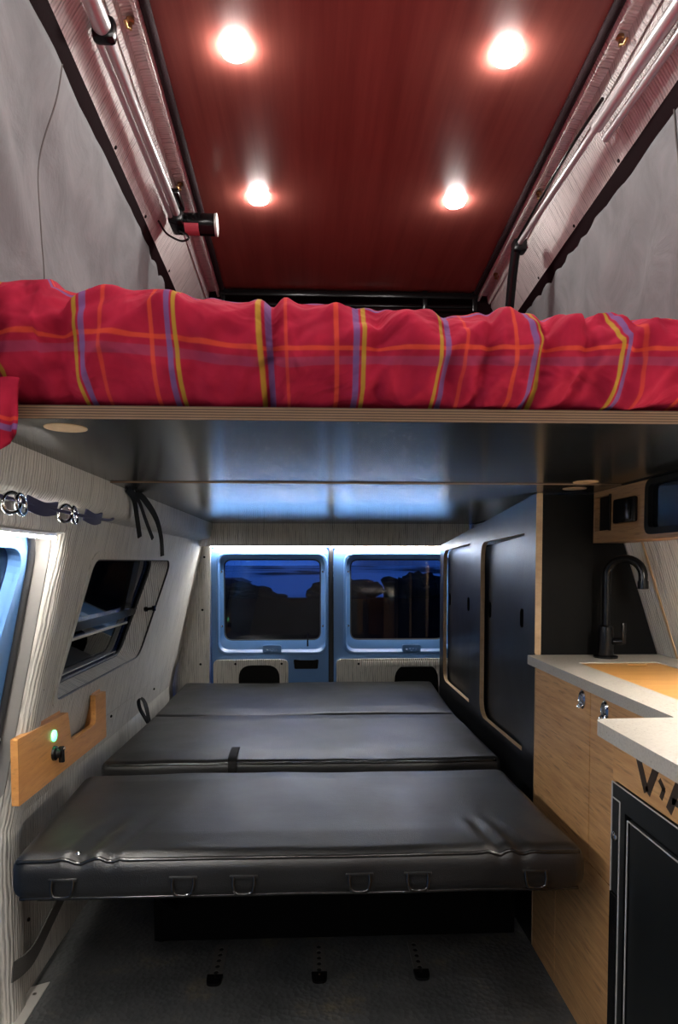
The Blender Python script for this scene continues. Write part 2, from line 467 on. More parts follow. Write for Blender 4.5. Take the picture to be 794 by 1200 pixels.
obj('rubber_seal', tube(pth, 0.008, 8), M_RUBBER, d3, smooth=60)
hb = tube([WO+WU*1.38+WV*0.235+WN*0.02, WO+WU*1.452+WV*0.235+WN*0.02], 0.008, 10)
obj('pull_handle', hb, M_WHITE, d3, smooth=60)
# grey body reveal between the opening edge and the door
A = [WO+WU*y+WV*v for y, v in rpoly([(FRONT, 0.722), (1.474, 0.722), (1.500, 0.10), (1.535, -0.46)], [0, .10, .3, 0], 8)]
rv = loft([[p+WN*0.0+WU*0.012, p+WN*0.0, p+WN*0.036-WU*0.004-WV*0.004, p+WN*0.058-WU*0.004] for p in A])
rvo = obj('trim_2', rv, M_GREYBODY, structure=True, smooth=50)

# side window
w1 = obj('window_1', plate(rpoly([(1.655, 0.252), (2.515, 0.252), (2.74, 0.662), (1.745, 0.660)], [0.05, 0.10, 0.06, 0.06], 8), [win_h], 0.006, WO+V((0.010, 0, 0)), WU, WV, WN), M_RIB_Y, structure=True)
c2 = [WO+WU*y+WV*v for y, v in win_h]
inn = [WO+WU*(y-(0.100 if y > 2.2 else -0.008))+WV*(v+(0.014 if v < 0.4 else -0.004))+WN*0.045 for y, v in win_h]
obj('window_seal', tube(inn, 0.006, 6, closed=True), M_RUBBER, w1, smooth=60)
rev = loft([[p+V((0.006, 0, 0)), q, q+WN*0.012] for p, q in zip(c2+c2[:1], inn+inn[:1])])
obj('window_reveal', rev, M_RIB_Y, w1, smooth=50)
gasket = tube([WO+WU*y+WV*v+V((0.006, 0, 0)) for y, v in win_h], 0.004, 6, closed=True)
obj('window_seal', gasket, M_RUBBER, w1, smooth=60)
big = rpoly([(1.64, 0.24), (2.55, 0.24), (2.77, 0.675), (1.74, 0.675)], 0.05, 6)
obj('window_pane', plate(big, [], 0.004, dp(0.054), WU, WV, WN), M_GLASSDARK, w1)
def wl_box(y0, y1, v0, v1, o0, o1): return plate([(y0, v0), (y1, v0), (y1, v1), (y0, v1)], [], o0-o1, dp(o1), WU, WV, WN)
obj('window_frame', plate([(1.66, 0.255), (2.62, 0.255), (2.75, 0.66), (1.74, 0.66)], [rpoly([(1.69, 0.288), (2.385, 0.288), (2.595, 0.628), (1.785, 0.628)], 0.03, 6)], 0.006, dp(0.047), WU, WV, WN), M_BLACK, w1)
obj('slider_rail', wl_box(1.70, 2.58, 0.425, 0.452, 0.054, 0.040), M_BLACK, w1)
obj('slider_rail', wl_box(1.70, 2.56, 0.394, 0.400, 0.054, 0.049), M_ALU, w1)
obj('slider_rail', wl_box(1.68, 2.46, 0.296, 0.298, 0.054, 0.051), M_ALU, w1)
obj('slider_stile', wl_box(2.36, 2.44, 0.45, 0.64, 0.054, 0.046), M_BLACK, w1)
lt = lathe([(0.010, 0), (0.010, 0.012), (0.006, 0.014), (0.006, 0.03), (0.011, 0.032), (0.011, 0.042), (0, 0.042)], WO+WU*2.555+WV*0.445+WN*0.022, (1, 0, 0.1), 14)
obj('latch', lt, M_BLACK, w1, smooth=40)

# right wall, seam between its two panels
def right_panel(y0, y1): return loft([[(xr(z)+o, y, z) for z, o in ((0.0, 0), (0.65, 0), (1.30, 0), (1.30, .04), (0.65, .04), (0, .04))] for y in (y0, y1)], closed=True)
wr = obj('wall_right', right_panel(FRONT, 1.700), M_RIB_Y, structure=True)
obj('rear_panel', right_panel(1.706, 3.42), M_RIB_Y, wr)
obj('seam', loft([[(xr(z)+o, y, z) for z, o in ((0.65, -.002), (1.30, -.002), (1.30, .02), (0.65, .02))] for y in (1.698, 1.708)], closed=True), M_PALEWOOD, wr)
# front end of the cabin, behind the camera
obj('wall_front', box(-0.85, 1.12, FRONT-0.05, FRONT, -0.04, 2.34), M_RIB_X, structure=True)
# rear pillars and lintel
def pillar(x_in, ys):
    return loft([[(-0.60+0.0, 3.43, 1.30), (x_in, BACK-0.01, 1.30), (x_in, BACK+0.05, 1.30), (-0.64, 3.47, 1.30)],
                 [(-0.74, 3.43, 0.45), (x_in-0.012, BACK-0.01, 0.45), (x_in-0.012, BACK+0.05, 0.45), (-0.78, 3.47, 0.45)],
                 [(-0.74, 3.43, 0.0), (x_in-0.012, BACK-0.01, 0.0), (x_in-0.012, BACK+0.05, 0.0), (-0.78, 3.47, 0.0)]], closed=True)
wb = obj('wall_back', pillar(-0.512, 0), M_RIB_X, structure=True)
rp = pillar(-0.512, 0)
for v in rp.verts: v.co.x = 0.31-v.co.x*1.0+0.0
for v in rp.verts: v.co.x = max(v.co.x, 0.76)
obj('right_pillar', rp, M_RIB_X, wb)
obj('lintel_pad', box(-0.56, 0.80, BACK-0.06, BACK+0.05, 1.1845, 1.315, 0.003), M_RIB_X, wb, smooth=40)
for x, z in ((-0.548, 1.13), (-0.560, 0.86), (-0.572, 0.58)):
    obj('screw', screw_bm((x, BACK+0.011, z), (0.3, -1, 0), 0.006), M_BLACKMAT, wb, smooth=40)

# ---------------------------------------------------------------- rear doors
def rear_door(name, x0, x1, wx0, wx1, mirror):
    z0, z1 = 0.30, 1.178
    hole = rrect(wx0-0.022, wx1+0.022, 0.672, 1.142, 0.05, 8)
    inner = rrect(wx0, wx1, 0.700, 1.120, 0.045, 8)
    d = obj(name, plate(rpoly([(x0, z0), (x1, z0), (x1, z1), (x0, z1)], [0, 0, .03, .03], 6), [rrect(wx0-0.036, wx1+0.036, 0.628, 1.155, 0.06, 8)], 0.03, (0, BACK, 0)), M_BLUE, structure=True)
    # pressed recess round the window: raised ridge, slope, flat land, glass seal
    rings = [rrect(wx0-0.036, wx1+0.036, 0.628, 1.155, 0.06, 8), rrect(wx0-0.032, wx1+0.032, 0.632, 1.151, 0.058, 8), rrect(wx0-0.024, wx1+0.024, 0.642, 1.144, 0.054, 8),
             rrect(wx0-0.018, wx1+0.018, 0.655, 1.138, 0.05, 8), rrect(wx0-0.002, wx1+0.002, 0.694, 1.122, 0.046, 8), inner, inner]
    dy = [0.002, -0.006, -0.006, 0.012, 0.020, 0.024, 0.045]
    n = len(inner)
    fr = loft([[(rings[k][i % n][0], BACK+dy[k], rings[k][i % n][1]) for k in range(len(rings))] for i in range(n+1)])
    obj('window_frame', fr, M_BLUE, d, smooth=40)
    obj('window_seal', tube([(p[0], BACK+0.03, p[1]) for p in inner], 0.006, 6, closed=True), M_RUBBER, d, smooth=60)
    obj('window_pane', plate(rrect(wx0-0.005, wx1+0.005, 0.695, 1.125, 0.045, 8), [], 0.004, (0, BACK+0.034, 0)), M_GLASS, d)
    for sx in (wx0-0.010, wx1+0.010):
        for z in (1.055, 0.775):
            obj('screw', screw_bm((sx, BACK+0.014, z), (0, -1, 0), 0.0055), M_CHROME, d, smooth=40)
    return d
d1 = rear_door('door_1', -0.512, 0.085, -0.452, 0.047, 1)
d2 = rear_door('door_2', 0.112, 0.755, 0.198, 0.69, -1)
for d, cx in ((d1, -0.205), (d2, 0.515)):
    hp = plate(rrect(cx-0.048, cx+0.048, 0.636, 0.678, 0.012), [ell(cx+dx, 0.656+dz, 0.005, 0.0035, 10) for dx, dz in ((-0.024, 0), (-0.008, 0.003), (0.008, 0.003), (0.024, 0), (0, -0.010))], 0.016, (0, BACK-0.006, 0))
    obj('cover_plate', hp, M_BLUE, d)
ro = tube([(-0.022, BACK-0.006, 0.672), (-0.022, BACK-0.012, 0.735)], 0.004, 8)
obj('lock_pin', ro, M_BLACK, d1, smooth=50)
obj('latch_recess', plate(rpoly([(-0.09, 0.555), (0.03, 0.555), (0.035, 0.605), (0.01, 0.60), (-0.06, 0.60), (-0.095, 0.605)], 0.008), [], 0.006, (0, BACK-0.005, 0)), M_BLACKMAT, d1)
# padded door cards
def card(d, x0, x1, arch):
    pb = plate(rpoly([(x0, 0.36), (x1, 0.36), (x1, 0.606), (x0, 0.606)], [0, 0, .03, .03]), [arch], 0.02, (0, BACK-0.019, 0))
    c = obj('door_card', pb, M_RIB_X, d)
    obj('speaker_recess', plate([(p[0]*1.0, p[1]) for p in arch], [], 0.006, (0, BACK-0.007, 0)), M_BLACKMAT, c)
    return c
c1 = card(d1, -0.502, -0.122, rpoly([(-0.375, 0.40), (-0.165, 0.40), (-0.165, 0.578), (-0.375, 0.578)], [0.02, 0.02, 0.07, 0.07]))
c2_ = card(d2, 0.126, 0.735, rpoly([(0.425, 0.40), (0.655, 0.40), (0.655, 0.578), (0.425, 0.578)], [0.02, 0.02, 0.09, 0.09]))
for x in (-0.39, -0.155):
    obj('screw', screw_bm((x, BACK-0.020, 0.585), (0, -1, 0), 0.006), M_BLACKMAT, c1, smooth=40)
obj('screw', screw_bm((0.24, BACK-0.020, 0.582), (0, -1, 0), 0.006), M_BLACKMAT, c2_, smooth=40)
cor = [(0.265+k*0.0055, BACK-0.022-0.006*(k % 2 == 0), 0.0) for k in range(88)]
cb = loft([[(x, y, 0.566), (x, y-0.002, 0.572), (x, y-0.002, 0.592), (x, y, 0.597)] for x, y, _ in cor])
obj('corrugated_strip', cb, M_ALU, d2)
obj('trim_3', box(0.087, 0.110, BACK+0.006, BACK+0.05, 0.30, 1.18, 0.004), M_RUBBER, structure=True)
led = thing('led_strip', 'long glowing white light strip above the two blue rear doors', 'light strip', (0.1, BACK-0.02, 1.188))
obj('channel', box(-0.512, 0.70, BACK-0.022, BACK-0.002, 1.1842, 1.188), M_ALU, led)
obj('diffuser', box(-0.510, 0.698, BACK-0.021, BACK-0.005, 1.1806, 1.184, 0.001), M_LED, led)
led = thing('led_strip', 'short glowing white light strip over the blue side door', 'light strip', (-0.56, 1.0, 1.178))
obj('channel', box(-0.575, -0.558, -0.2, 1.455, 1.1575, 1.1645), M_ALU, led)
obj('diffuser', box(-0.574, -0.559, -0.2, 1.453, 1.1525, 1.1572, 0.001), M_LED2, led)

# ---------------------------------------------------------------- left valance under the platform edge
def vsec(y):
    w = 0.003*noise.noise(V((y*5, 3, 0)))
    return [(-0.60, y, 1.32), (-0.50, y, 1.318), (-0.494, y, 1.310), (-0.497+w, y, 1.27), (-0.503+w, y, 1.236), (-0.513, y, 1.222), (-0.535, y, 1.219), (-0.575, y, 1.205), (-0.60, y, 1.205)]
obj('trim_4', loft([vsec(lerp(FRONT, 3.31, k/60)) for k in range(61)]), M_RIB_Y, structure=True, smooth=50)

# ---------------------------------------------------------------- pop-top roof
CE0, CE1 = (-0.344, 0.648), (-0.379, 0.718)           # ceiling edges at y=1.45 and y=2.88
def cl(y): return lerp(CE0[0], CE1[0], (max(y, 0)-1.45)/1.43)
def cr(y): return lerp(CE0[1], CE1[1], (max(y, 0)-1.45)/1.43)
ZC, YR = 2.30, 2.95
b = loft([[(cl(y), y, ZC), (cr(y), y, ZC), (cr(y), y, ZC+.02), (cl(y), y, ZC+.02)] for y in (FRONT, 0, YR)], closed=True)
ceiling = obj('ceiling', b, M_MAHOG, structure=True)
prof = [(0.0, 0.004), (0.012, 0.000), (0.020, -0.010), (0.028, -0.022), (0.036, -0.020), (0.040, 0.004), (0.068, 0.000), (0.073, -0.026), (0.082, -0.034), (0.088, -0.026), (0.089, -0.048), (0.094, -0.056), (0.160, -0.166)]
def side(sgn, edge, name, idx):
    ys = [FRONT, 0]+[YR*k/40 for k in range(1, 41)]
    secs = []
    for y in ys:
        s = []
        for k, (dx, dz) in enumerate(prof):
            w = 0.0025*noise.noise(V((y*4, k*3.1, sgn))) if 2 < k < 12 else 0
            s.append((edge(y)+sgn*(dx+w), y, ZC+dz+w))
        s += [(edge(y)+sgn*0.20, y, ZC-0.166), (edge(y)+sgn*0.20, y, ZC+0.05), (edge(y), y, ZC+0.05)]
        secs.append(s)
    t = obj('trim_%d' % idx, loft(secs), M_RIB_ROOF, structure=True, smooth=45)
    obj('braided_edge', tube([(edge(y)+sgn*0.010, y, ZC-0.008) for y in ys], 0.012, 8), M_BRAID, t, smooth=60)
    rim = [(0.150, -0.150), (0.160, -0.146), (0.172, -0.160), (0.186, -0.186), (0.184, -0.200), (0.172, -0.200), (0.160, -0.180)]
    obj('rim_lip', loft([[(edge(y)+sgn*dx, y, ZC+dz+0.002*noise.noise(V((y*12, dx*40, 0)))) for dx, dz in rim+rim[:1]] for y in ys]), M_RIM, t, smooth=50)
    for y in (1.50, 2.12, 2.71) if sgn > 0 else (1.50, 2.12):
        x = edge(y)+sgn*0.052
        hk = lathe([(0.009, 0.0), (0.009, -0.006), (0.004, -0.008), (0.004, -0.022), (0, -0.022)], (x, y, ZC-0.003), (0, 0, 1), 12)
        tube([(x, y, ZC-0.02), (x+sgn*0.004, y-0.012, ZC-0.03), (x+sgn*0.006, y-0.022, ZC-0.022)], 0.0035, 8, bm=hk)
        obj('brass_hook', hk, M_BRASS, t, smooth=50)
    for y, f in ((1.72, 0.8), (2.05, 0.8), (2.42, 0.8)):
        dx, dz = lerp(0.094, 0.160, f), lerp(-0.052, -0.166, f)
        obj('screw', screw_bm((edge(y)+sgn*dx, y, ZC+dz), (-sgn*0.86, 0, -0.5), 0.005), M_BLACKMAT, t, smooth=40)
    return t
side(-1, cl, 'left', 5); side(1, cr, 'right', 6)
obj('wall_roof_back', box(-0.56, 0.90, YR, YR+0.04, 1.30, ZC+0.05), M_RIM, structure=True)
# canvas walls from the rim to the van roof
def canvas(sgn, edge, label, seam_y):
    b = bmesh.new(); ny, nz = 130, 40; G = []
    for i in range(ny+1):
        y = lerp(FRONT, YR, i/ny); row = []
        for j in range(nz+1):
            t = j/nz; z = lerp(ZC-0.185, 1.345, t)
            gather = 0.012*math.sin(y*52+3*noise.noise(V((y*3, z*2, 4))))*bumpf(y, 2.4, 0.45)*(0.3+t)
            dia = 0.034*noise.noise(V((y*3.0+z*2.2, z*1.2, sgn*5)))+0.013*noise.noise(V((y*8+z*5, z*4, 9*sgn)))+0.012*(0.3-min(0.3, abs(noise.noise(V((y*5+z*4, z*2-y, 17*sgn))))))
            x = edge(y)+sgn*(0.165+0.03*math.sin(math.pi*t)+dia*math.sin(math.pi*min(1, t*1.6+.05))+gather+0.03*t)
            row.append(b.verts.new((x, y, z)))
        G.append(row)
    for i in range(ny):
        for j in range(nz): b.faces.new((G[i][j], G[i+1][j], G[i+1][j+1], G[i][j+1]))
    seam = [G[min(range(ny+1), key=lambda i: abs(lerp(FRONT, YR, i/ny)-seam_y))][j].co.copy()-V((sgn*0.002, 0, 0)) for j in range(nz+1)]
    c = obj('tent_canvas', b, M_CANVAS, None, smooth=180, recalc=False)
    md = c.modifiers.new('thickness', 'SOLIDIFY'); md.thickness = 0.002
    tag(c, label, 'canvas')
    obj('seam', tube(seam, 0.0022, 6), M_SEAM, c, smooth=60)
canvas(-1, cl, 'grey canvas tent wall on the left, beside the motor driven roof rod', 1.375)
canvas(1, cr, 'grey canvas tent wall on the right, beside the paired silver struts', 1.48)
# black bar across the far end of the roof
bar = thing('crossbar', 'black bar across the far end of the red wood ceiling', 'bar', (0.17, 2.90, 2.27))
obj('rail', box(-0.40, 0.735, 2.885, 2.91, 2.262, 2.29, 0.006), M_BLACK, bar, smooth=40)
obj('rail', box(-0.40, 0.735, 2.893, 2.908, 2.225, 2.236, 0.004), M_BLACK, bar, smooth=40)
for x in (-0.385, 0.50, 0.722): obj('bracket', box(x-0.012, x+0.012, 2.888, 2.915, 2.21, 2.298, 0.004), M_BLACK, bar, smooth=40)

# downlights: the four the photo shows and unseen rows added to light the front of the cabin
PL = ['front left', 'front right', 'rear left', 'rear right']
def downlight(x, y, label, group=None):
    d = thing('downlight', label, 'ceiling light', (x, y, ZC), group)
    obj('trim_ring', lathe([(0.033, -0.001), (0.034, -0.002), (0.0365, -0.0015), (0.037, 0.0), (0.037, 0.004)], (x, y, ZC), (0, 0, 1), 36), M_WHITE, d, smooth=50)
    obj('lens', lathe([(0.034, -0.002), (0.0335, -0.006), (0.031, -0.011), (0.024, -0.015), (0.012, -0.017), (0, -0.0175)], (x, y, ZC), (0, 0, 1), 36), M_LIGHT, d, smooth=50)
downlight(-0.176, 1.575, 'glowing round downlight in the ceiling, left one of the nearer pair')
downlight(0.462, 1.565, 'glowing round downlight in the ceiling, right one of the nearer pair')
downlight(-0.173, 2.192, 'glowing round downlight near the far bar, left one of the pair')
downlight(0.476, 2.185, 'glowing round downlight near the far bar, right one of the pair')
for y in (0.95, 0.33, -0.29, -0.91):
    for x in (-0.17, 0.46): downlight(x, y, 'added unseen downlight in the red wood ceiling, lighting the front of the cabin', 'added front downlights')

# actuator on the left
ac = thing('roof_actuator', 'silver motor driven roof lifting rod along the left roof side, black motor', 'actuator', (-0.425, 2.16, 2.20))
obj('outer_tube', tube([(-0.428, 0.35, 2.200), (-0.428, 1.42, 2.200)], 0.019, 20), M_STEEL, ac, smooth=50)
obj('rod', tube([(-0.426, 1.40, 2.200), (-0.424, 2.11, 2.200)], 0.0125, 18), M_STEEL, ac, smooth=50)
obj('guide_rod', tube([(-0.443, 1.40, 2.188), (-0.441, 2.12, 2.188)], 0.007, 12), M_STEEL, ac, smooth=50)
cp = box(-0.452, -0.402, 1.395, 1.425, 2.176, 2.226, 0.012)
obj('clamp', cp, M_BLACK, ac, smooth=40)
gb = box(-0.452, -0.405, 2.105, 2.20, 2.172, 2.225, 0.010)
box(-0.432, -0.398, 2.02, 2.12, 2.210, 2.228, 0.004, bm=gb)
obj('gearbox', gb, M_BLACK, ac, smooth=40)
mt = obj('motor', lathe([(0, 0), (0.030, 0), (0.033, 0.004), (0.033, 0.100), (0.030, 0.104), (0, 0.104)], (-0.415, 2.165, 2.195), (1, 0.03, 0.0), 28), M_BLACK, ac, smooth=40)
obj('end_cap', lathe([(0.0335, 0.0), (0.0335, 0.007), (0.026, 0.009), (0, 0.009)], (-0.311, 2.168, 2.195), (1, 0.03, 0), 28), M_ALU, mt, smooth=40)
st = []
for k in range(7):
    a = math.radians(200+k*13)
    st.append([(-0.405, 2.165+0.0337*math.cos(a), 2.195+0.0337*math.sin(a)), (-0.360, 2.1665+0.0337*math.cos(a), 2.195+0.0337*math.sin(a))])
obj('sticker', loft(st), M_RED, mt)
obj('cable', tube(smooth_path([(-0.475, 2.09, 2.165), (-0.462, 2.13, 2.150), (-0.44, 2.15, 2.142), (-0.415, 2.155, 2.136), (-0.395, 2.155, 2.144), (-0.402, 2.155, 2.158), (-0.425, 2.15, 2.165)]), 0.0032, 8), M_BLACK, ac, smooth=60)
# struts on the right
sr = thing('roof_strut', 'pair of silver struts along the right roof side, ending in black link', 'strut', (0.72, 2.25, 2.20))
obj('outer_tube', tube([(0.739, 0.4, 2.208), (0.722, 1.66, 2.203)], 0.0165, 20), M_STEEL, sr, smooth=50)
obj('guard_tube', tube([(0.766, 0.4, 2.186), (0.748, 1.67, 2.180)], 0.0105, 16), M_STEEL, sr, smooth=50)
obj('rod', tube([(0.722, 1.64, 2.203), (0.716, 2.26, 2.200)], 0.0095, 16), M_STEEL, sr, smooth=50)
obj('cable', tube(smooth_path([(0.708, 1.60, 2.228), (0.700, 1.80, 2.220), (0.703, 2.0, 2.216), (0.705, 2.24, 2.205)]), 0.0045, 8), M_BLACK, sr, smooth=60)
obj('knuckle', box(0.695, 0.742, 2.245, 2.29, 2.172, 2.215, 0.008), M_BLACK, sr, smooth=40)
obj('pin', lathe([(0, 0), (0.007, 0), (0.007, 0.012), (0, 0.012)], (0.738, 2.27, 2.195), (1, -0.3, 0), 12), M_CHROME, sr, smooth=40)
obj('link', tube([(0.708, 2.268, 2.185), (0.711, 2.315, 2.11), (0.722, 2.40, 1.972), (0.750, 2.60, 1.66)], 0.016, 14), M_BLACK, sr, smooth=50)

# ---------------------------------------------------------------- bed platform
FXL, FXR = -0.494, 0.80
def platform(name, y0, y1, label, holes, xr0, xr1, ZB=ZB):
    t = thing(name, label, 'bed board', (0.15, y0, ZB))
    pts = [(FXL, y0), (xr0, y0), (xr1, y1), (FXL, y1)]
    obj('board', plate(pts, [], 0.019, (0, 0, ZB), (1, 0, 0), (0, 1, 0), (0, 0, 1), side_mat=1), [M_FILM_GLOSS, M_PLY], t)
    for x, y in holes:
        obj('finger_hole', lathe([(0, -0.0015), (0.024, -0.0015), (0.030, -0.0012), (0.031, 0.002)], (x, y, ZB), (0, 0, 1), 32), M_PALEWOOD, t, smooth=50)
platform('bed_platform', 0.925, 1.622, 'front black plywood board of the raised bed, under the red plaid quilt', [(-0.363, 0.985), (0.676, 1.585)], 0.80, 0.80)
platform('bed_platform', 1.625, 3.255, 'rear black plywood board of the raised bed, reaching back over the blue doors', [(0.695, 1.70)], 0.80, 0.80, ZB-0.003)
obj('trim_7', box(0.785, 0.84, FRONT, 3.30, 1.298, 1.335), M_BLACKPANEL, structure=True)
obj('trim_8', box(-0.57, 0.86, 3.22, YR+0.45, 1.322, 1.35), M_BLACKPANEL, structure=True)

# ---------------------------------------------------------------- red plaid quilt
def quilt():
    b = bmesh.new(); uvl = b.loops.layers.uv.new('weave')
    path = [(1.06, 0.0), (1.0, 0.0), (0.960, 0.003), (0.918, 0.016), (0.890, 0.046), (0.877, 0.085), (0.885, 0.120), (0.908, 0.147), (0.945, 0.164), (1.0, 0.170), (1.15, 0.160), (1.6, 0.15), (2.2, 0.15), (2.78, 0.14), (2.82, 0.06), (2.80, 0.0)]
    P = smooth_path([(p[0], p[1], 0) for p in path], 7)
    arc = [0]
    for a, c in zip(P, P[1:]): arc.append(arc[-1]+(c-a).length)
    a0 = arc[7*2]
    nx = 260; X0, X1 = -0.462, 0.765; G = []
    pinch = [(-0.335, 0.030, .7), (-0.16, 0.025, .35), (-0.055, 0.022, .9), (0.09, 0.02, .4), (0.185, 0.02, .45), (0.235, 0.018, .6), (0.315, 0.022, .8), (0.37, 0.018, .5), (0.44, 0.025, .6), (-0.42, 0.03, .5)]
    for i in range(nx+1):
        x = lerp(X0, X1, i/nx); row = []
        top = lerp(1.025, 0.83, min(1, max(0, (x+0.42)/0.6)))*(1.06 if x < -0.36 else 1.0)
        sag = 0.006*math.sin(x*9)
        for k, p in enumerate(P):
            y, h = p.x, p.y
            d = P[min(k+1, len(P)-1)]-P[max(k-1, 0)]
            nrm = V((d.y, -d.x)); nrm.normalize(); nrm = -nrm      # outward in (y,h)
            s = arc[k]-a0
            wf = math.sin(math.pi*min(1, max(0, (s+0.02)/0.30))) if s < 0.28 else 0.35
            skew = x+0.35*(s-0.1)*noise.noise(V((x*3.5, 2, 0)))
            fold = 0.011*noise.noise(V((skew*13, s*3.2, 1)))+0.010*noise.noise(V((x*22+s*9, s*12, 5)))+0.003*noise.noise(V((x*40-s*30, s*30, 8)))
            rid = abs(noise.noise(V((x*9-s*7, s*6, 12))))
            fold += 0.034*(0.25-min(rid, .25))
            for c, w, a in pinch:
                cc = c+0.12*(s-0.09)*(1 if c > 0.2 else 0.15)
                fold -= 0.015*a*bumpf(x, cc, w*.45)-0.0045*a*(bumpf(x, cc-w*.9, w*.5)+bumpf(x, cc+w*.9, w*.5))
            y2 = y+nrm.x*fold*wf*1.35
            z2 = 1.3205+sag*0+h*top+max(-h, nrm.y*fold*wf*1.25)
            if s < 0.03: z2 = max(z2, 1.3200+0.006*max(0, noise.noise(V((x*8, 0, 3)))))
            # the quilt's left and right ends are rounded off
            e = min(1, (x-X0)/0.05, (X1-x)/0.05); e = math.sqrt(max(0.02, 1-(1-e)**2))
            z2 = 1.3205+(z2-1.3205)*(0.35+0.65*e)
            row.append(b.verts.new((x, y2, z2)))
        G.append(row)
    b.verts.index_update()
    uv = {}
    for i in range(nx+1):
        x = lerp(X0, X1, i/nx)
        for k in range(len(P)):
            s = arc[k]-a0
            uv[G[i][k]] = (x+0.317+0.016*noise.noise(V((x*4, s*4, 21)))-0.010*bumpf(x, -0.055, .04)+0.035*(s-0.1)*max(0, min(1, (x-0.2)*4)), s+0.012*noise.noise(V((x*5, s*3, 31)))-0.02*max(0, x-0.25))
    for i in range(nx):
        for k in range(len(P)-1):
            fc = b.faces.new((G[i][k], G[i][k+1], G[i+1][k+1], G[i+1][k]))
            for l in fc.loops: l[uvl].uv = uv[l.vert]
    q = obj('quilt', b, M_PLAID, None, smooth=180)
    tag(q, 'red plaid quilt rolled along the front edge of the raised bed', 'quilt')
    # corner of the quilt hanging over the left end
    b = bmesh.new(); uvl = b.loops.layers.uv.new('weave'); G = []; n = 18
    for i in range(n+1):
        a = i/n; row = []
        for j in range(n+1):
            t = j/n
            zb = 1.235+0.055*max(0, a-0.35)**1.0*(1.2)-0.0
            x = lerp(-0.462, -0.383, a)-0.012*t*a+0.004*math.sin(a*11+t*3)
            y = 0.892-0.006*math.sin(t*3)+0.010*math.sin(a*14+t*2)*t
            z = lerp(1.345, zb-0.03*(1-a), t)
            row.append(b.verts.new((x, y, z)))
        G.append(row)
    for i in range(n):
        for j in range(n):
            fc = b.faces.new((G[i][j], G[i+1][j], G[i+1][j+1], G[i][j+1]))
            for l in fc.loops:
                l[uvl].uv = (l.vert.co.x+0.61, l.vert.co.z-1.33+0.244+0.03)
    h = obj('hanging_corner', b, M_PLAID, q, smooth=180)
    md = h.modifiers.new('thickness', 'SOLIDIFY'); md.thickness = 0.006
quilt()

# ---------------------------------------------------------------- lower bed: base and three vinyl mattresses
base = thing('storage_bench', 'black bench box carrying the folded out vinyl mattresses, in shadow', 'bench', (0.08, 2.5, 0))
obj('box', box(-0.46, 0.60, 1.86, 3.28, 0.0, 0.385, 0.004), M_BLACKMAT, base)
obj('support_board', box(-0.58, 0.55, 1.36, 1.92, 0.388, 0.400, 0.003), M_BLACKMAT, base)
obj('support_board', box(-0.62, 0.575, 1.93, 3.28, 0.388, 0.400, 0.003), M_BLACKMAT, base)
for x in (-0.40, 0.53): obj('strut', tube([(x, 1.865, 0.10), (x, 1.46, 0.385)], 0.011, 10), M_BLACKMAT, base, smooth=50)
obj('strut', tube([(-0.44, 1.87, 0.0), (-0.44, 1.87, 0.386)], 0.012, 10), M_BLACKMAT, base, smooth=50)

def cushion(x0, x1, y0, y1, z0, z1, r, fn, nx=110, ny=56, nz=10, taper=(0, 0)):
    b = bmesh.new(); vm = {}
    def spread(a0, a1, n):
        L = a1-a0; k = 7
        e = [r*1.3*i/k for i in range(k)]
        mid = [lerp(r*1.3, L-r*1.3, i/n) for i in range(n+1)]
        return [a0+q for q in e+mid+[L-q for q in reversed(e)]]
    X, Y, Z = spread(x0, x1, nx), spread(y0, y1, ny), [lerp(z0, z1, i/nz) for i in range(nz+1)]
    def vert(x, y, z):
        key = (round(x, 6), round(y, 6), round(z, 6))
        if key not in vm:
            rz = min(r, (z1-z0)/2-1e-4)
            q = V((min(max(x, x0+r), x1-r), min(max(y, y0+r), y1-r), min(max(z, z0+rz), z1-rz)))
            d = V((x, y, z))-q
            p = q+d.normalized()*r if d.length > 1e-9 else V((x, y, z))
            if d.length > 1e-9 and abs(d.x) < 1e-9 and abs(d.y) < 1e-9: p = V((x, y, z))
            fy = (p.y-y0)/(y1-y0)
            p.x += fy*lerp(taper[0], taper[1], (p.x-x0)/(x1-x0))
            vm[key] = b.verts.new(fn(p, x, y, z))
        return vm[key]
    def grid(A, B, f):
        for i in range(len(A)-1):
            for j in range(len(B)-1):
                try: b.faces.new((f(A[i], B[j]), f(A[i+1], B[j]), f(A[i+1], B[j+1]), f(A[i], B[j+1])))
                except ValueError: pass
    grid(X, Y, lambda x, y: vert(x, y, z1)); grid(X, Y, lambda x, y: vert(x, y, z0))
    grid(X, Z, lambda x, z: vert(x, y0, z)); grid(X, Z, lambda x, z: vert(x, y1, z))
    grid(Y, Z, lambda y, z: vert(x0, y, z)); grid(Y, Z, lambda y, z: vert(x1, y, z))
    return b

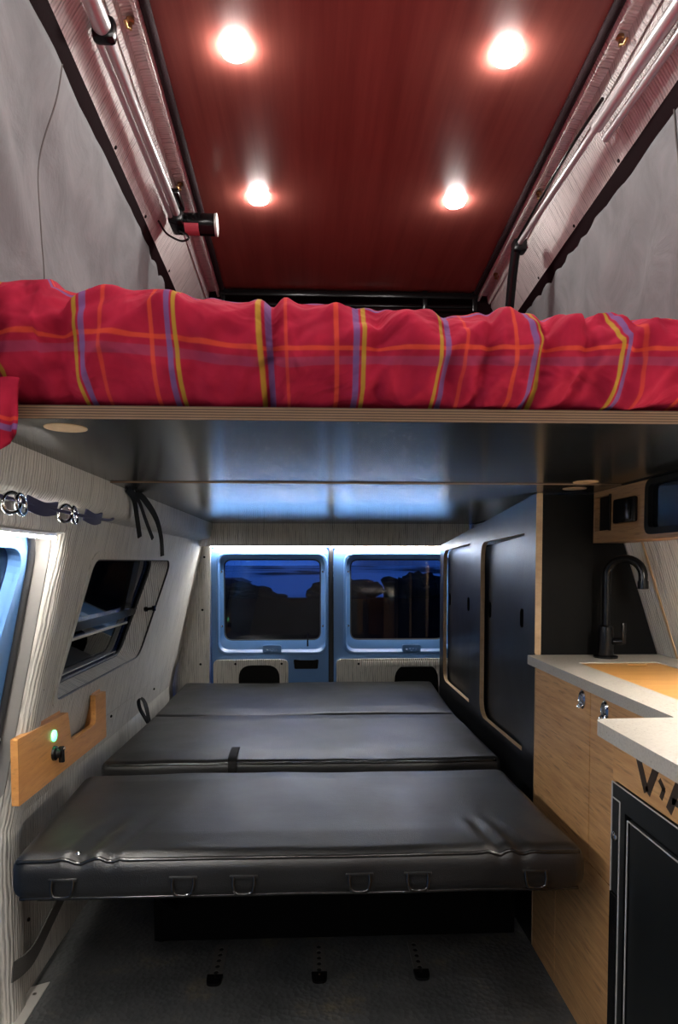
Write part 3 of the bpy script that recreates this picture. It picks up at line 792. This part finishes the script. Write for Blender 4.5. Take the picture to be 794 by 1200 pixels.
def mattress(x0, x1, y0, y1, z0, z1, label, taper, creases, seed, r=0.022, sagf=0.0):
    t = thing('mattress', label, 'mattress', ((x0+x1)/2, y0, z0))
    def fn(p, x, y, z):
        p = p.copy(); h = (p.z-z0)/(z1-z0)
        ex = min(1, (p.x-x0)/0.10, (x1-p.x)/0.10); ey = min(1, (p.y-y0)/0.10, (y1-p.y)/0.10)
        e = max(0, min(ex, ey, 1))
        wave = 0.006*noise.noise(V((p.x*2.2, p.y*2.2, seed)))+0.0025*noise.noise(V((p.x*7, p.y*7, seed+3)))
        if h > 0.5: p.z += (wave+0.007*e)*min(1, (h-.5)*2)
        if h < 0.5: p.z += (0.004*noise.noise(V((p.x*4, 0, seed+9))))*(1-2*h)-0.0*e+0.004*(1-2*h)
        for cx, cy, dx, dy, w, a in creases:
            u = (p.x-cx)*dy-(p.y-cy)*dx; l = (p.x-cx)*dx+(p.y-cy)*dy
            if h > 0.3: p.z -= a*(bumpf(u, 0, w)-0.6*bumpf(u, w*2, w)-0.6*bumpf(u, -w*2, w))*math.exp(-(max(0, abs(l)-0.05)/0.06)**2)
        if p.y < y0+0.03: p.y += 0.003*noise.noise(V((p.x*5, p.z*9, seed+5)))
        return p
    obj('cover', cushion(x0, x1, y0, y1, z0, z1, r, fn, taper=taper), M_LEATHER, t, smooth=180)
    return t, fn
def piping(t, fn, x0, x1, y, z, r=0.0045, n=90, name='piping', zfun=None):
    P = []
    for k in range(n+1):
        x = lerp(x0, x1, k/n); p = fn(V((x, y, z)), x, y, z); P.append((p.x, p.y, p.z))
    obj(name, tube(P, r, 8), M_PIPING, t, smooth=180)

m1, f1 = mattress(-0.615, 0.580, 1.310, 1.855, 0.402, 0.502, 'front black vinyl mattress, nearest to the camera with loops on its face', (-0.035, -0.018),
                  [(-0.46, 1.38, 0.25, 1, 0.016, 0.007), (0.385, 1.36, -0.15, 1, 0.012, 0.0055), (0.43, 1.36, -0.25, 1, 0.012, 0.004), (-0.40, 1.36, 0.3, 1, 0.01, 0.004)], 2, r=0.034)
piping(m1, f1, -0.600, 0.562, 1.3205, 0.4915)
piping(m1, f1, -0.595, 0.560, 1.3195, 0.4125, 0.0035)
m2, f2 = mattress(-0.635, 0.585, 1.945, 2.555, 0.402, 0.500, 'middle black vinyl mattress with a webbing tab, between front and rear ones', (0.01, -0.012), [], 11, r=0.020)
piping(m2, f2, -0.615, 0.565, 1.949, 0.492); piping(m2, f2, -0.61, 0.56, 1.947, 0.462, 0.004)
m3, f3 = mattress(-0.625, 0.575, 2.562, 3.270, 0.402, 0.498, 'rear black vinyl mattress, reaching the blue rear doors', (-0.015, 0.035), [], 23, r=0.018)

# fabric loops along the front face of the front mattress
for x in (-0.505, -0.263, -0.140, 0.097, 0.218, 0.465):
    z = 0.441
    lp = smooth_path([(x-0.021, 1.3085, z+0.018), (x-0.021, 1.303, z), (x-0.014, 1.301, z-0.014), (x+0.014, 1.301, z-0.014), (x+0.021, 1.303, z), (x+0.021, 1.3085, z+0.018)], 5)
    r_ = obj('carry_loop', tube(lp, 0.0036, 8), M_LOOP, m1, smooth=60)
    obj('loop_patch', box(x-0.029, x+0.029, 1.3055, 1.3105, z+0.013, z+0.021, 0.002), M_LEATHER, m1, smooth=40)
obj('eyelet', lathe([(0.005, 0), (0.005, 0.002), (0.002, 0.003), (0, 0.003)], (-0.478, 1.325, 0.506), (0, -0.4, 1), 12), M_CHROME, m1, smooth=40)
# webbing tab in the middle and loop on the left of the middle mattress
obj('webbing_tab', ribbon(smooth_path([(-0.243, 2.06, 0.512), (-0.242, 1.99, 0.513), (-0.241, 1.95, 0.509), (-0.240, 1.938, 0.490), (-0.240, 1.936, 0.45), (-0.240, 1.936, 0.415)], 6), 0.026, 0.0025, (1, 0, 0)), M_WEB, m2)
obj('pull_loop', ribbon(smooth_path([(-0.640, 2.56, 0.47), (-0.652, 2.575, 0.515), (-0.668, 2.60, 0.545), (-0.682, 2.60, 0.560), (-0.690, 2.595, 0.548), (-0.680, 2.58, 0.52), (-0.655, 2.565, 0.485), (-0.645, 2.56, 0.47)], 6), 0.022, 0.002, (0.3, 1, 0)), M_WEB, m2)

# floor anchor rails
for k, (x, lab) in enumerate(((-0.258, 'floor anchor rail sunk in the grey floor, left of three'), (0.018, 'floor anchor rail sunk in the grey floor, middle of three'), (0.291, 'floor anchor rail sunk in the grey floor, right of three'))):
    t = thing('anchor_rail', lab, 'floor rail', (x, 1.74, 0))
    hol = [ell(x, 1.705+q*0.026, 0.007, 0.009, 12) for q in range(5)]
    obj('track', plate(rrect(x-0.017, x+0.017, 1.675, 1.83, 0.006), hol, 0.004, (0, 0, 0.0005), (1, 0, 0), (0, 1, 0), (0, 0, 1)), M_GREYWEB, t)
    obj('groove', box(x-0.009, x+0.009, 1.69, 1.825, 0.0002, 0.0012), M_BLACKMAT, t)
    ec = plate(rpoly([(x-0.021, 1.690), (x+0.021, 1.690), (x+0.019, 1.650), (x-0.019, 1.650)], [0.002, 0.002, 0.018, 0.018]), [], 0.008, (0, 0, 0.0005), (1, 0, 0), (0, 1, 0), (0, 0, 1))
    ecp = obj('end_cap', ec, M_BLACK, t)
    obj('screw', lathe([(0.004, 0), (0.004, 0.002), (0, 0.0025)], (x, 1.682, 0.0085), (0, 0, 1), 10), M_CHROME, ecp, smooth=40)

# grey strap on the lower left wall and the metal sill angle
obj_s = obj('wall_strap', ribbon(smooth_path([(-0.722, 1.98, 0.17), (-0.716, 1.90, 0.16), (-0.708, 1.76, 0.138), (-0.704, 1.64, 0.115), (-0.705, 1.58, 0.118), (-0.712, 1.53, 0.128)]), 0.045, 0.003, (0, 0.25, 1)), M_GREYWEB)
tag(obj_s, 'grey webbing strap hanging slack on the low left wall, under front mattress', 'strap')
sa = thing('sill_angle', 'aluminium angle plate screwed to the floor at the left door sill', 'metal angle', (-0.70, 1.58, 0))
ap = plate([(-0.728, 1.30), (-0.684, 1.30), (-0.688, 1.685), (-0.728, 1.665)], [], 0.003, (0, 0, 0.0005), (1, 0, 0), (0, 1, 0), (0, 0, 1))
obj('plate', ap, M_ALU, sa)
for y in (1.40, 1.635): obj('screw', lathe([(0.005, 0), (0.005, 0.0015), (0, 0.002)], (-0.706, y, 0.0036), (0, 0, 1), 12), M_CHROME, sa, smooth=40)

# ---------------------------------------------------------------- wooden holder on the left wall
ho = thing('wall_holder', 'bamboo holder board on the left wall with U notch, green lamp, knob', 'holder', (-0.67, 1.76, 0.56))
out = [(1.455, 0.558), (2.072, 0.552), (2.072, 0.692), (1.985, 0.700), (1.985, 0.650), (1.965, 0.622), (1.79, 0.622), (1.75, 0.640), (1.75, 0.702), (1.455, 0.707)]
out = rpoly([(1.455, 0.556), (2.072, 0.548), (2.072, 0.694), (1.975, 0.700), (1.975, 0.612), (1.775, 0.616), (1.755, 0.700), (1.455, 0.708)], [0.004, 0.004, 0.004, 0.004, 0.02, 0.02, 0.006, 0.004])
obj('front_board', plate(out, [], 0.016, (-0.654, 0, 0), (0, 1, 0), (0, 0, 1), (-1, 0, 0)), M_BAMBOO_H, ho)
obj('spacer_block', box(-0.716, -0.670, 1.60, 1.745, 0.565, 0.712, 0.004), M_BAMBOO_H, ho)
obj('spacer_block', box(-0.722, -0.670, 1.995, 2.070, 0.560, 0.703, 0.003), M_BAMBOO_H, ho)
kx = -0.654
obj('indicator', lathe([(0.014, 0.0), (0.014, 0.003), (0.010, 0.005), (0, 0.0055)], (kx, 1.655, 0.663), (1, 0, 0), 24), M_GREEN, ho, smooth=40, label='glowing green indicator lamp')
kb = lathe([(0.019, 0.0), (0.018, 0.006), (0.013, 0.010), (0.012, 0.020), (0, 0.021)], (kx, 1.655, 0.618), (1, 0, 0), 24)
box(kx+0.012, kx+0.026, 1.650, 1.660, 0.594, 0.636, 0.003, bm=kb)
obj('knob', kb, M_BLACK, ho, smooth=40, label='black turning knob')
obj('knob_mark', lathe([(0.004, 0), (0.004, 0.002), (0, 0.003)], (kx+0.0255, 1.655, 0.630), (1, 0, 0), 10), M_CHROME, ho, smooth=40)

# ---------------------------------------------------------------- straps and ring cord at the left valance
for P, lab in (([(-0.487, 1.750, 1.2967), (-0.484, 1.80, 1.275), (-0.481, 1.815, 1.23), (-0.480, 1.84, 1.172)], 'black webbing strap hanging at the valance, leftmost of three'),
               ([(-0.487, 1.785, 1.2967), (-0.478, 1.83, 1.270), (-0.474, 1.88, 1.225), (-0.472, 1.955, 1.172)], 'thin black webbing strap hanging at the valance, middle of three'),
               ([(-0.485, 1.825, 1.2967), (-0.474, 1.88, 1.278), (-0.468, 1.98, 1.236), (-0.465, 2.03, 1.182), (-0.465, 2.045, 1.122)], 'black webbing strap hanging at the valance, rightmost and longest of three')):
    s = obj('webbing_strap', ribbon(smooth_path(P), 0.011 if 'thin' in lab else 0.018, 0.0025, (0.35, 1, 0.25)), M_WEB)
    tag(s, lab, 'strap')
co = thing('ring_cord', 'navy ribbon cord with silver rings strung under the left valance', 'cord', (-0.53, 1.4, 1.205))
for y0, y1 in ((1.165, 1.30), (1.46, 1.57)):
    rb = smooth_path([(-0.500, y0, 1.207), (-0.498, (y0+y1)/2, 1.200), (-0.500, y1, 1.207)])
    obj('ribbon', ribbon(rb, 0.026, 0.004, (0.25, 0, 1)), M_NAVY, co)
obj('cord', tube(smooth_path([(-0.502, 0.9, 1.212), (-0.500, 1.15, 1.206), (-0.498, 1.38, 1.203), (-0.500, 1.55, 1.204), (-0.510, 1.66, 1.208), (-0.517, 1.72, 1.215)]), 0.0035, 8), M_NAVY, co, smooth=60)
for y, tl in ((1.10, 0.3), (1.135, -0.3), (1.335, 0.35), (1.385, -0.4)):
    rg = [(-0.496+0.010*math.cos(2*math.pi*k/24)*tl, y+0.026*math.cos(2*math.pi*k/24), 1.200+0.017*math.sin(2*math.pi*k/24)+0.010*math.cos(2*math.pi*k/24)*tl) for k in range(24)]
    obj('ring', tube(rg, 0.0035, 8, closed=True), M_CHROME, co, smooth=60)

# ---------------------------------------------------------------- black wardrobe on the right
XC = 0.63
wd = thing('wardrobe', 'tall black cabinet on the right with two recessed sliding doors', 'cabinet', (0.78, 2.45, 0))
y0, y1 = 1.80, 3.165
o1 = rpoly([(1.905, 0.535), (2.400, 0.528), (2.400, 1.176), (1.905, 1.188)], [0.004, 0.07, 0.06, 0.004], 8)
o2 = rpoly([(2.565, 0.540), (3.080, 0.540), (3.080, 1.160), (2.565, 1.178)], [0.004, 0.07, 0.06, 0.004], 8)
outl = rpoly([(y0, 0.0), (y1, 0.0), (y1, 1.186), (y0, 1.296)], [0, 0, 0.02, 0])
obj('front_panel', plate(outl, [o1, o2], 0.016, (XC, 0, 0), (0, 1, 0), (0, 0, 1), (1, 0, 0), side_mat=1, hole_mat=1), [M_FILM, M_PALEWOOD], wd)
for a, bb in ((1.88, 2.43), (2.54, 3.10)):
    h1, h2 = a+0.03+0.02, bb-0.185
    hy = (2.362, 1.997) if a < 2 else (3.055, 2.692)
    zz = 0.928
    obj('sliding_door', plate([(a, 0.50), (bb, 0.50), (bb, 1.16), (a, 1.19)], [rrect(q-0.019, q+0.019, zz-0.030, zz+0.030, 0.018) for q in hy], 0.012, (XC+0.026, 0, 0), (0, 1, 0), (0, 0, 1), (1, 0, 0)), M_FILM, wd)
obj('inner_back', box(XC+0.05, XC+0.056, 1.84, 3.15, 0.02, 1.17), M_BLACKMAT, wd)
obj('end_panel', plate([(XC+0.016, 0.0), (1.045, 0.0), (1.045, 0.65), (0.835, 1.292), (XC+0.016, 1.292)], [], 0.015, (0, y0, 0)), M_BLACKPANEL, wd)
obj('edge_strip', box(XC-0.002, XC+0.0155, y0-0.0025, y0-0.0003, 0.845, 1.292), M_PALEWOOD, wd)

# ---------------------------------------------------------------- kitchen
wt = thing('worktop', 'pale grey stone L-shaped worktop on the bamboo kitchen cabinets', 'worktop', (0.8, 1.2, 0.82))
slab = rpoly([(0.605, 1.795), (0.608, 1.055), (0.468, 1.050), (0.470, -0.40), (0.985, -0.40), (0.985, 1.795)], [0.008, 0.004, 0.02, 0, 0, 0], 5)
bm_ = plate(slab, [rrect(0.692, 0.905, 1.00, 1.655, 0.012)], 0.024, (0, 0, 0.817), (1, 0, 0), (0, 1, 0), (0, 0, 1))
obj('slab', bm_, M_STONE, wt)
cbd = thing('cutting_board', 'bamboo cutting board inset over the sink in the stone worktop', 'board', (0.80, 1.33, 0.825))
obj('board', plate(rrect(0.694, 0.903, 1.002, 1.653, 0.012), [ell(0.835, 1.625, 0.026, 0.012)], 0.014, (0, 0, 0.8245), (1, 0, 0), (0, 1, 0), (0, 0, 1)), M_BOARD, cbd)
obj('finger_hole', plate(ell(0.835, 1.625, 0.026, 0.012), [], 0.004, (0, 0, 0.826), (1, 0, 0), (0, 1, 0), (0, 0, 1)), M_BOARD, cbd)

fa = thing('faucet', 'black gooseneck faucet standing at the back of the stone worktop', 'faucet', (0.803, 1.735, 0.841))
fx, fy, fz = 0.803, 1.735, 0.8415
obj('base', lathe([(0.032, 0), (0.032, 0.005), (0.021, 0.008), (0.021, 0.060), (0.019, 0.085), (0.014, 0.09), (0, 0.09)], (fx, fy, fz), (0, 0, 1), 28), M_BLACK, fa, smooth=40)
sp = [(fx, fy, fz+0.08), (fx, fy, fz+0.16), (fx, fy, fz+0.225)]
dirx = V((0.062, -0.10, 0)).normalized()
R = 0.052
for k in range(1, 17):
    a = math.pi*k/16*0.98
    sp.append(V((fx, fy, fz+0.225))+dirx*(R-R*math.cos(a))+V((0, 0, R*0.85*math.sin(a))))
sp.append(V(sp[-1])+V((0, 0, -0.018)))
obj('spout', tube(sp, 0.0115, 16), M_BLACK, fa, smooth=60)
obj('nozzle', lathe([(0.0135, 0), (0.0135, -0.020), (0.010, -0.021), (0, -0.021)], sp[-1]+V((0, 0, 0.002)), (0, 0, 1), 18), M_BLACK, fa, smooth=40)
lv = tube([(fx+0.015, fy-0.015, fz+0.046), (fx+0.034, fy-0.028, fz+0.048)], 0.010, 14)
box(fx+0.028, fx+0.040, fy-0.036, fy-0.024, fz+0.040, fz+0.098, 0.003, bm=lv)
obj('lever', lv, M_BLACK, fa, smooth=40)

kc = thing('kitchen_cabinet', 'bamboo kitchen cabinet with two latched doors, next to the black cabinet', 'cabinet', (0.8, 1.4, 0))
obj('carcass', box(XC+0.019, 0.98, 1.05, 1.795, 0.0, 0.815), M_BAMBOO, kc)
obj('lower_panel', box(XC+0.001, XC+0.018, 1.627, 1.795, 0.0, 0.414, 0.001), M_BAMBOO, kc)
obj('lower_panel', box(XC+0.001, XC+0.018, 1.052, 1.624, 0.0, 0.414, 0.001), M_BAMBOO, kc)
for a, bb, ly in ((1.4335, 1.793, 1.474), (1.052, 1.4305, 1.357)):
    dr = obj('door', box(XC, XC+0.018, a, bb, 0.417, 0.814, 0.001), M_BAMBOO, kc)
    lc = lathe([(0.018, 0), (0.018, 0.003), (0.014, 0.006), (0.012, 0.003), (0.008, 0.003), (0.008, 0.007), (0, 0.008)], (XC+0.001, ly, 0.783), (-1, 0, 0), 26)
    for v in lc.verts: v.co.z = 0.783+(v.co.z-0.783)*1.25
    tube([(XC-0.003, ly-0.010, 0.772), (XC-0.010, ly-0.006, 0.765), (XC-0.010, ly+0.006, 0.765), (XC-0.003, ly+0.010, 0.772)], 0.0025, 8, bm=lc)
    obj('latch', lc, M_CHROME, dr, smooth=35, label='oval chrome push latch')

XN = 0.50
fc = thing('fridge_cabinet', 'bamboo fridge cabinet with dark brown lettering, jutting out nearest the camera', 'cabinet', (0.75, 0.6, 0))
ff = plate([(1.045, 0.0), (-0.40, 0.0), (-0.40, 0.815), (1.045, 0.815)], [[(1.034, 0.02), (0.455, 0.02), (0.455, 0.742), (1.034, 0.742)]], 0.016, (XN, 0, 0), (0, 1, 0), (0, 0, 1), (1, 0, 0))
obj('front_panel', ff, M_BAMBOO, fc)
obj('end_panel', box(XN+0.016, 0.97, 1.030, 1.046, 0.0, 0.815), M_BAMBOO, fc)
def stroke(a, c, w, bm):
    a, c = V(a), V(c); d = (c-a).normalized(); n = V((-d.y, d.x))*w/2
    return plate([tuple(a+n), tuple(c+n), tuple(c-n), tuple(a-n)], [], 0.0015, (XN-0.0006, 0, 0), (0, 1, 0), (0, 0, 1), (1, 0, 0), bm=bm)
L = None
L = stroke((0.968, 0.811), (0.937, 0.757), 0.015, L); L = stroke((0.906, 0.811), (0.934, 0.757), 0.015, L)
L = stroke((0.902, 0.788), (0.888, 0.777), 0.008, L); L = stroke((0.889, 0.779), (0.897, 0.762), 0.008, L)
L = stroke((0.876, 0.752), (0.846, 0.812), 0.015, L); L = stroke((0.812, 0.752), (0.840, 0.812), 0.015, L); L = stroke((0.868, 0.770), (0.822, 0.770), 0.010, L)
obj('lettering', L, M_LETTER, fc, label='dark brown cut letters V, arrow and A')
fr = thing('fridge', 'black built-in fridge with thin silver edge lines in the bamboo cabinet', 'fridge', (0.75, 0.74, 0.02))
obj('body', box(XN+0.02, 0.95, 0.465, 1.024, 0.03, 0.735), M_BLACKMAT, fr)
M_FR = plain('fridge black', (0.006, 0.007, 0.0075), 0.36)
obj('frame', plate([(1.032, 0.022), (0.457, 0.022), (0.457, 0.740), (1.032, 0.740)], [[(0.990, 0.05), (0.487, 0.05), (0.487, 0.704), (0.990, 0.704)]], 0.026, (XN-0.006, 0, 0), (0, 1, 0), (0, 0, 1), (1, 0, 0)), M_FR, fr)
obj('door', box(XN-0.003, XN+0.025, 0.492, 0.982, 0.056, 0.698, 0.003), M_FR, fr)
e = None
for a in (((1.0335, 0.022), (1.0335, 0.7415)), ((1.0335, 0.7415), (0.456, 0.7415)), ((1.006, 0.03), (1.006, 0.716)), ((1.006, 0.716), (1.03, 0.716)), ((0.980, 0.058), (0.980, 0.696)), ((0.980, 0.696), (0.492, 0.696))):
    e = tube([(XN-0.0065, a[0][0], a[0][1]), (XN-0.0065, a[1][0], a[1][1])], 0.0013, 6, bm=e)
obj('edge_line', e, M_ALU, fr, label='thin silver edge lines')
obj('lock', lathe([(0.008, 0), (0.008, 0.004), (0.005, 0.006), (0, 0.006)], (XN-0.006, 1.019, 0.655), (-1, 0, 0), 18), M_CHROME, fr, smooth=40)
obj('latch_bar', box(XN-0.010, XN-0.005, 1.008, 1.031, 0.10, 0.560, 0.0015), M_BLACK, fr)

led = thing('led_strip', 'added unseen light strip under the wooden fascia, lighting the sink and worktop', 'light strip', (0.80, 0.6, 1.15))  # unseen strip, added to brighten the worktop and faucet
obj('channel', box(0.792, 0.808, 0.1, 1.35, 1.149, 1.1555), M_ALU, led)
obj('diffuser', box(0.793, 0.807, 0.1, 1.35, 1.143, 1.1488, 0.001), M_LED2, led)
# upper wood fascia on the right with switches and a dark panel
uc = thing('fascia', 'brown wooden fascia high on the right wall, above the faucet', 'shelf fascia', (0.80, 1.2, 1.16))
XF = 0.79
dkh = rrect(1.20, 1.497, 1.172, 1.291, 0.022)
obj('front_board', plate([(FRONT+0.1, 1.156), (1.796, 1.156), (1.796, 1.2965), (FRONT+0.1, 1.2965)], [dkh, rrect(1.693, 1.79, 1.188, 1.282, 0.004)], 0.015, (XF, 0, 0), (0, 1, 0), (0, 0, 1), (1, 0, 0)), M_FASCIA, uc)
obj('bottom_board', box(XF+0.015, xr(1.16)-0.004, FRONT+0.1, 1.796, 1.156, 1.170), M_FASCIA, uc)
obj('recess_box', box(XF+0.016, XF+0.045, 1.68, 1.792, 1.174, 1.286), M_BLACKMAT, uc)
obj('recess_lip', box(XF-0.006, XF+0.012, 1.688, 1.694, 1.186, 1.283, 0.0015), M_BLACK, uc, label='thin dark lip of the recess')
sw = obj('socket', box(XF-0.014, XF+0.0, 1.545, 1.655, 1.200, 1.264, 0.006), M_BLACK, uc, smooth=40, label='black socket block')
obj('flap', box(XF-0.018, XF-0.0135, 1.555, 1.60, 1.206, 1.258, 0.003), M_BLACK, sw, smooth=40)
scn = thing('control_panel', 'glossy black round-cornered panel set into the wooden fascia on the right', 'panel', (0.79, 1.35, 1.172))
obj('bezel', plate(rrect(1.195, 1.503, 1.167, 1.295, 0.026), [rrect(1.212, 1.486, 1.182, 1.282, 0.016)], 0.016, (XF-0.008, 0, 0), (0, 1, 0), (0, 0, 1), (1, 0, 0)), M_BLACKMAT, scn)
obj('glass', plate(rrect(1.21, 1.488, 1.180, 1.284, 0.016), [], 0.004, (XF+0.004, 0, 0), (0, 1, 0), (0, 0, 1), (1, 0, 0)), M_SCREEN, scn)

# ---------------------------------------------------------------- outside
ZG = -0.55
gr = obj('ground', box(-5, 90, -25, 31, ZG-0.1, ZG), M_ASPHALT, structure=True)
obj('snow_field', plate([(-260, -25), (-5, -25), (-5, 31), (260, 31), (260, 420), (-260, 420)], [], -0.1, (0, 0, ZG), (1, 0, 0), (0, 1, 0), (0, 0, 1)), M_SNOW, gr)
def bush(x, y, w, h, label):
    b = bmesh.new()
    bmesh.ops.create_icosphere(b, subdivisions=4, radius=1)
    for v in b.verts:
        d = v.co.normalized(); k = 1+0.45*noise.noise(d*1.7+V((x, y, 0)))+0.25*noise.noise(d*5+V((y, x, 0)))
        v.co = V((x+d.x*w*k, y+d.y*w*0.5*k, ZG-0.1+max(0, d.z+0.25)*h*k))
    o = obj('bush', b, M_BUSH, None, smooth=60); tag(o, label, 'bush', None)
bush(1.6, 30.6, 1.7, 0.75, 'dark leafy bush seen through the right rear window, at its left side')
bush(5.0, 30.8, 1.6, 0.95, 'dark leafy bush seen through the right rear window, at its middle')
bush(-3.2, 30.8, 1.6, 0.55, 'dark leafy bush seen through the left rear window, at its right side')
sh = thing('shed', 'dark low shed outside the left rear window with one pale window', 'shed', (-5.2, 33, ZG))
obj('wall', box(-7.4, -3.6, 33, 36, ZG, ZG+0.6), M_SHED, sh)
obj('roof', plate([(-7.7, ZG+0.6), (-3.3, ZG+0.6), (-3.9, ZG+0.85), (-7.1, ZG+0.85)], [], 3.6, (0, 32.7, 0)), M_SHED, sh)
obj('window', box(-5.6, -4.7, 32.95, 33.0, ZG+0.25, ZG+0.45), plain('pale pane', (0.5, 0.5, 0.5), 0.4), sh)

# ---------------------------------------------------------------- world, camera, view
w = bpy.data.worlds.new('dusk'); S.world = w; w.use_nodes = True
nt = w.node_tree; bg = nt.nodes['Background']
tc = N(nt, 'ShaderNodeTexCoord'); mp = N(nt, 'ShaderNodeMapping'); mp.inputs['Scale'].default_value = (2, 2, 9)
nt.links.new(tc.outputs['Generated'], mp.inputs['Vector'])
cn = N(nt, 'ShaderNodeTexNoise', Scale=1.4, Detail=5.0); nt.links.new(mp.outputs[0], cn.inputs['Vector'])
nt.links.new(ramp(nt, cn.outputs['Fac'], [(0.42, (0.025, 0.105, 0.48)), (0.58, (0.010, 0.030, 0.13))]), bg.inputs['Color'])
bg.inputs['Strength'].default_value = 1.0

cam = bpy.data.cameras.new('camera'); co_ = bpy.data.objects.new('camera', cam); COL.objects.link(co_)
co_.location = (0, 0, 1.1)
co_.rotation_euler = (math.radians(90-2.5), 0, math.radians(-2.4))
cam.sensor_fit = 'VERTICAL'; cam.sensor_height = 36.0; cam.lens = 760/1200*36
cam.shift_y = 93/1200; cam.clip_start = 0.02; cam.clip_end = 1000
S.camera = co_
S.view_settings.view_transform = 'Standard'; S.view_settings.look = 'None'
S.view_settings.gamma = 1.0; S.view_settings.use_curve_mapping = False
S.view_settings.exposure = 1.4
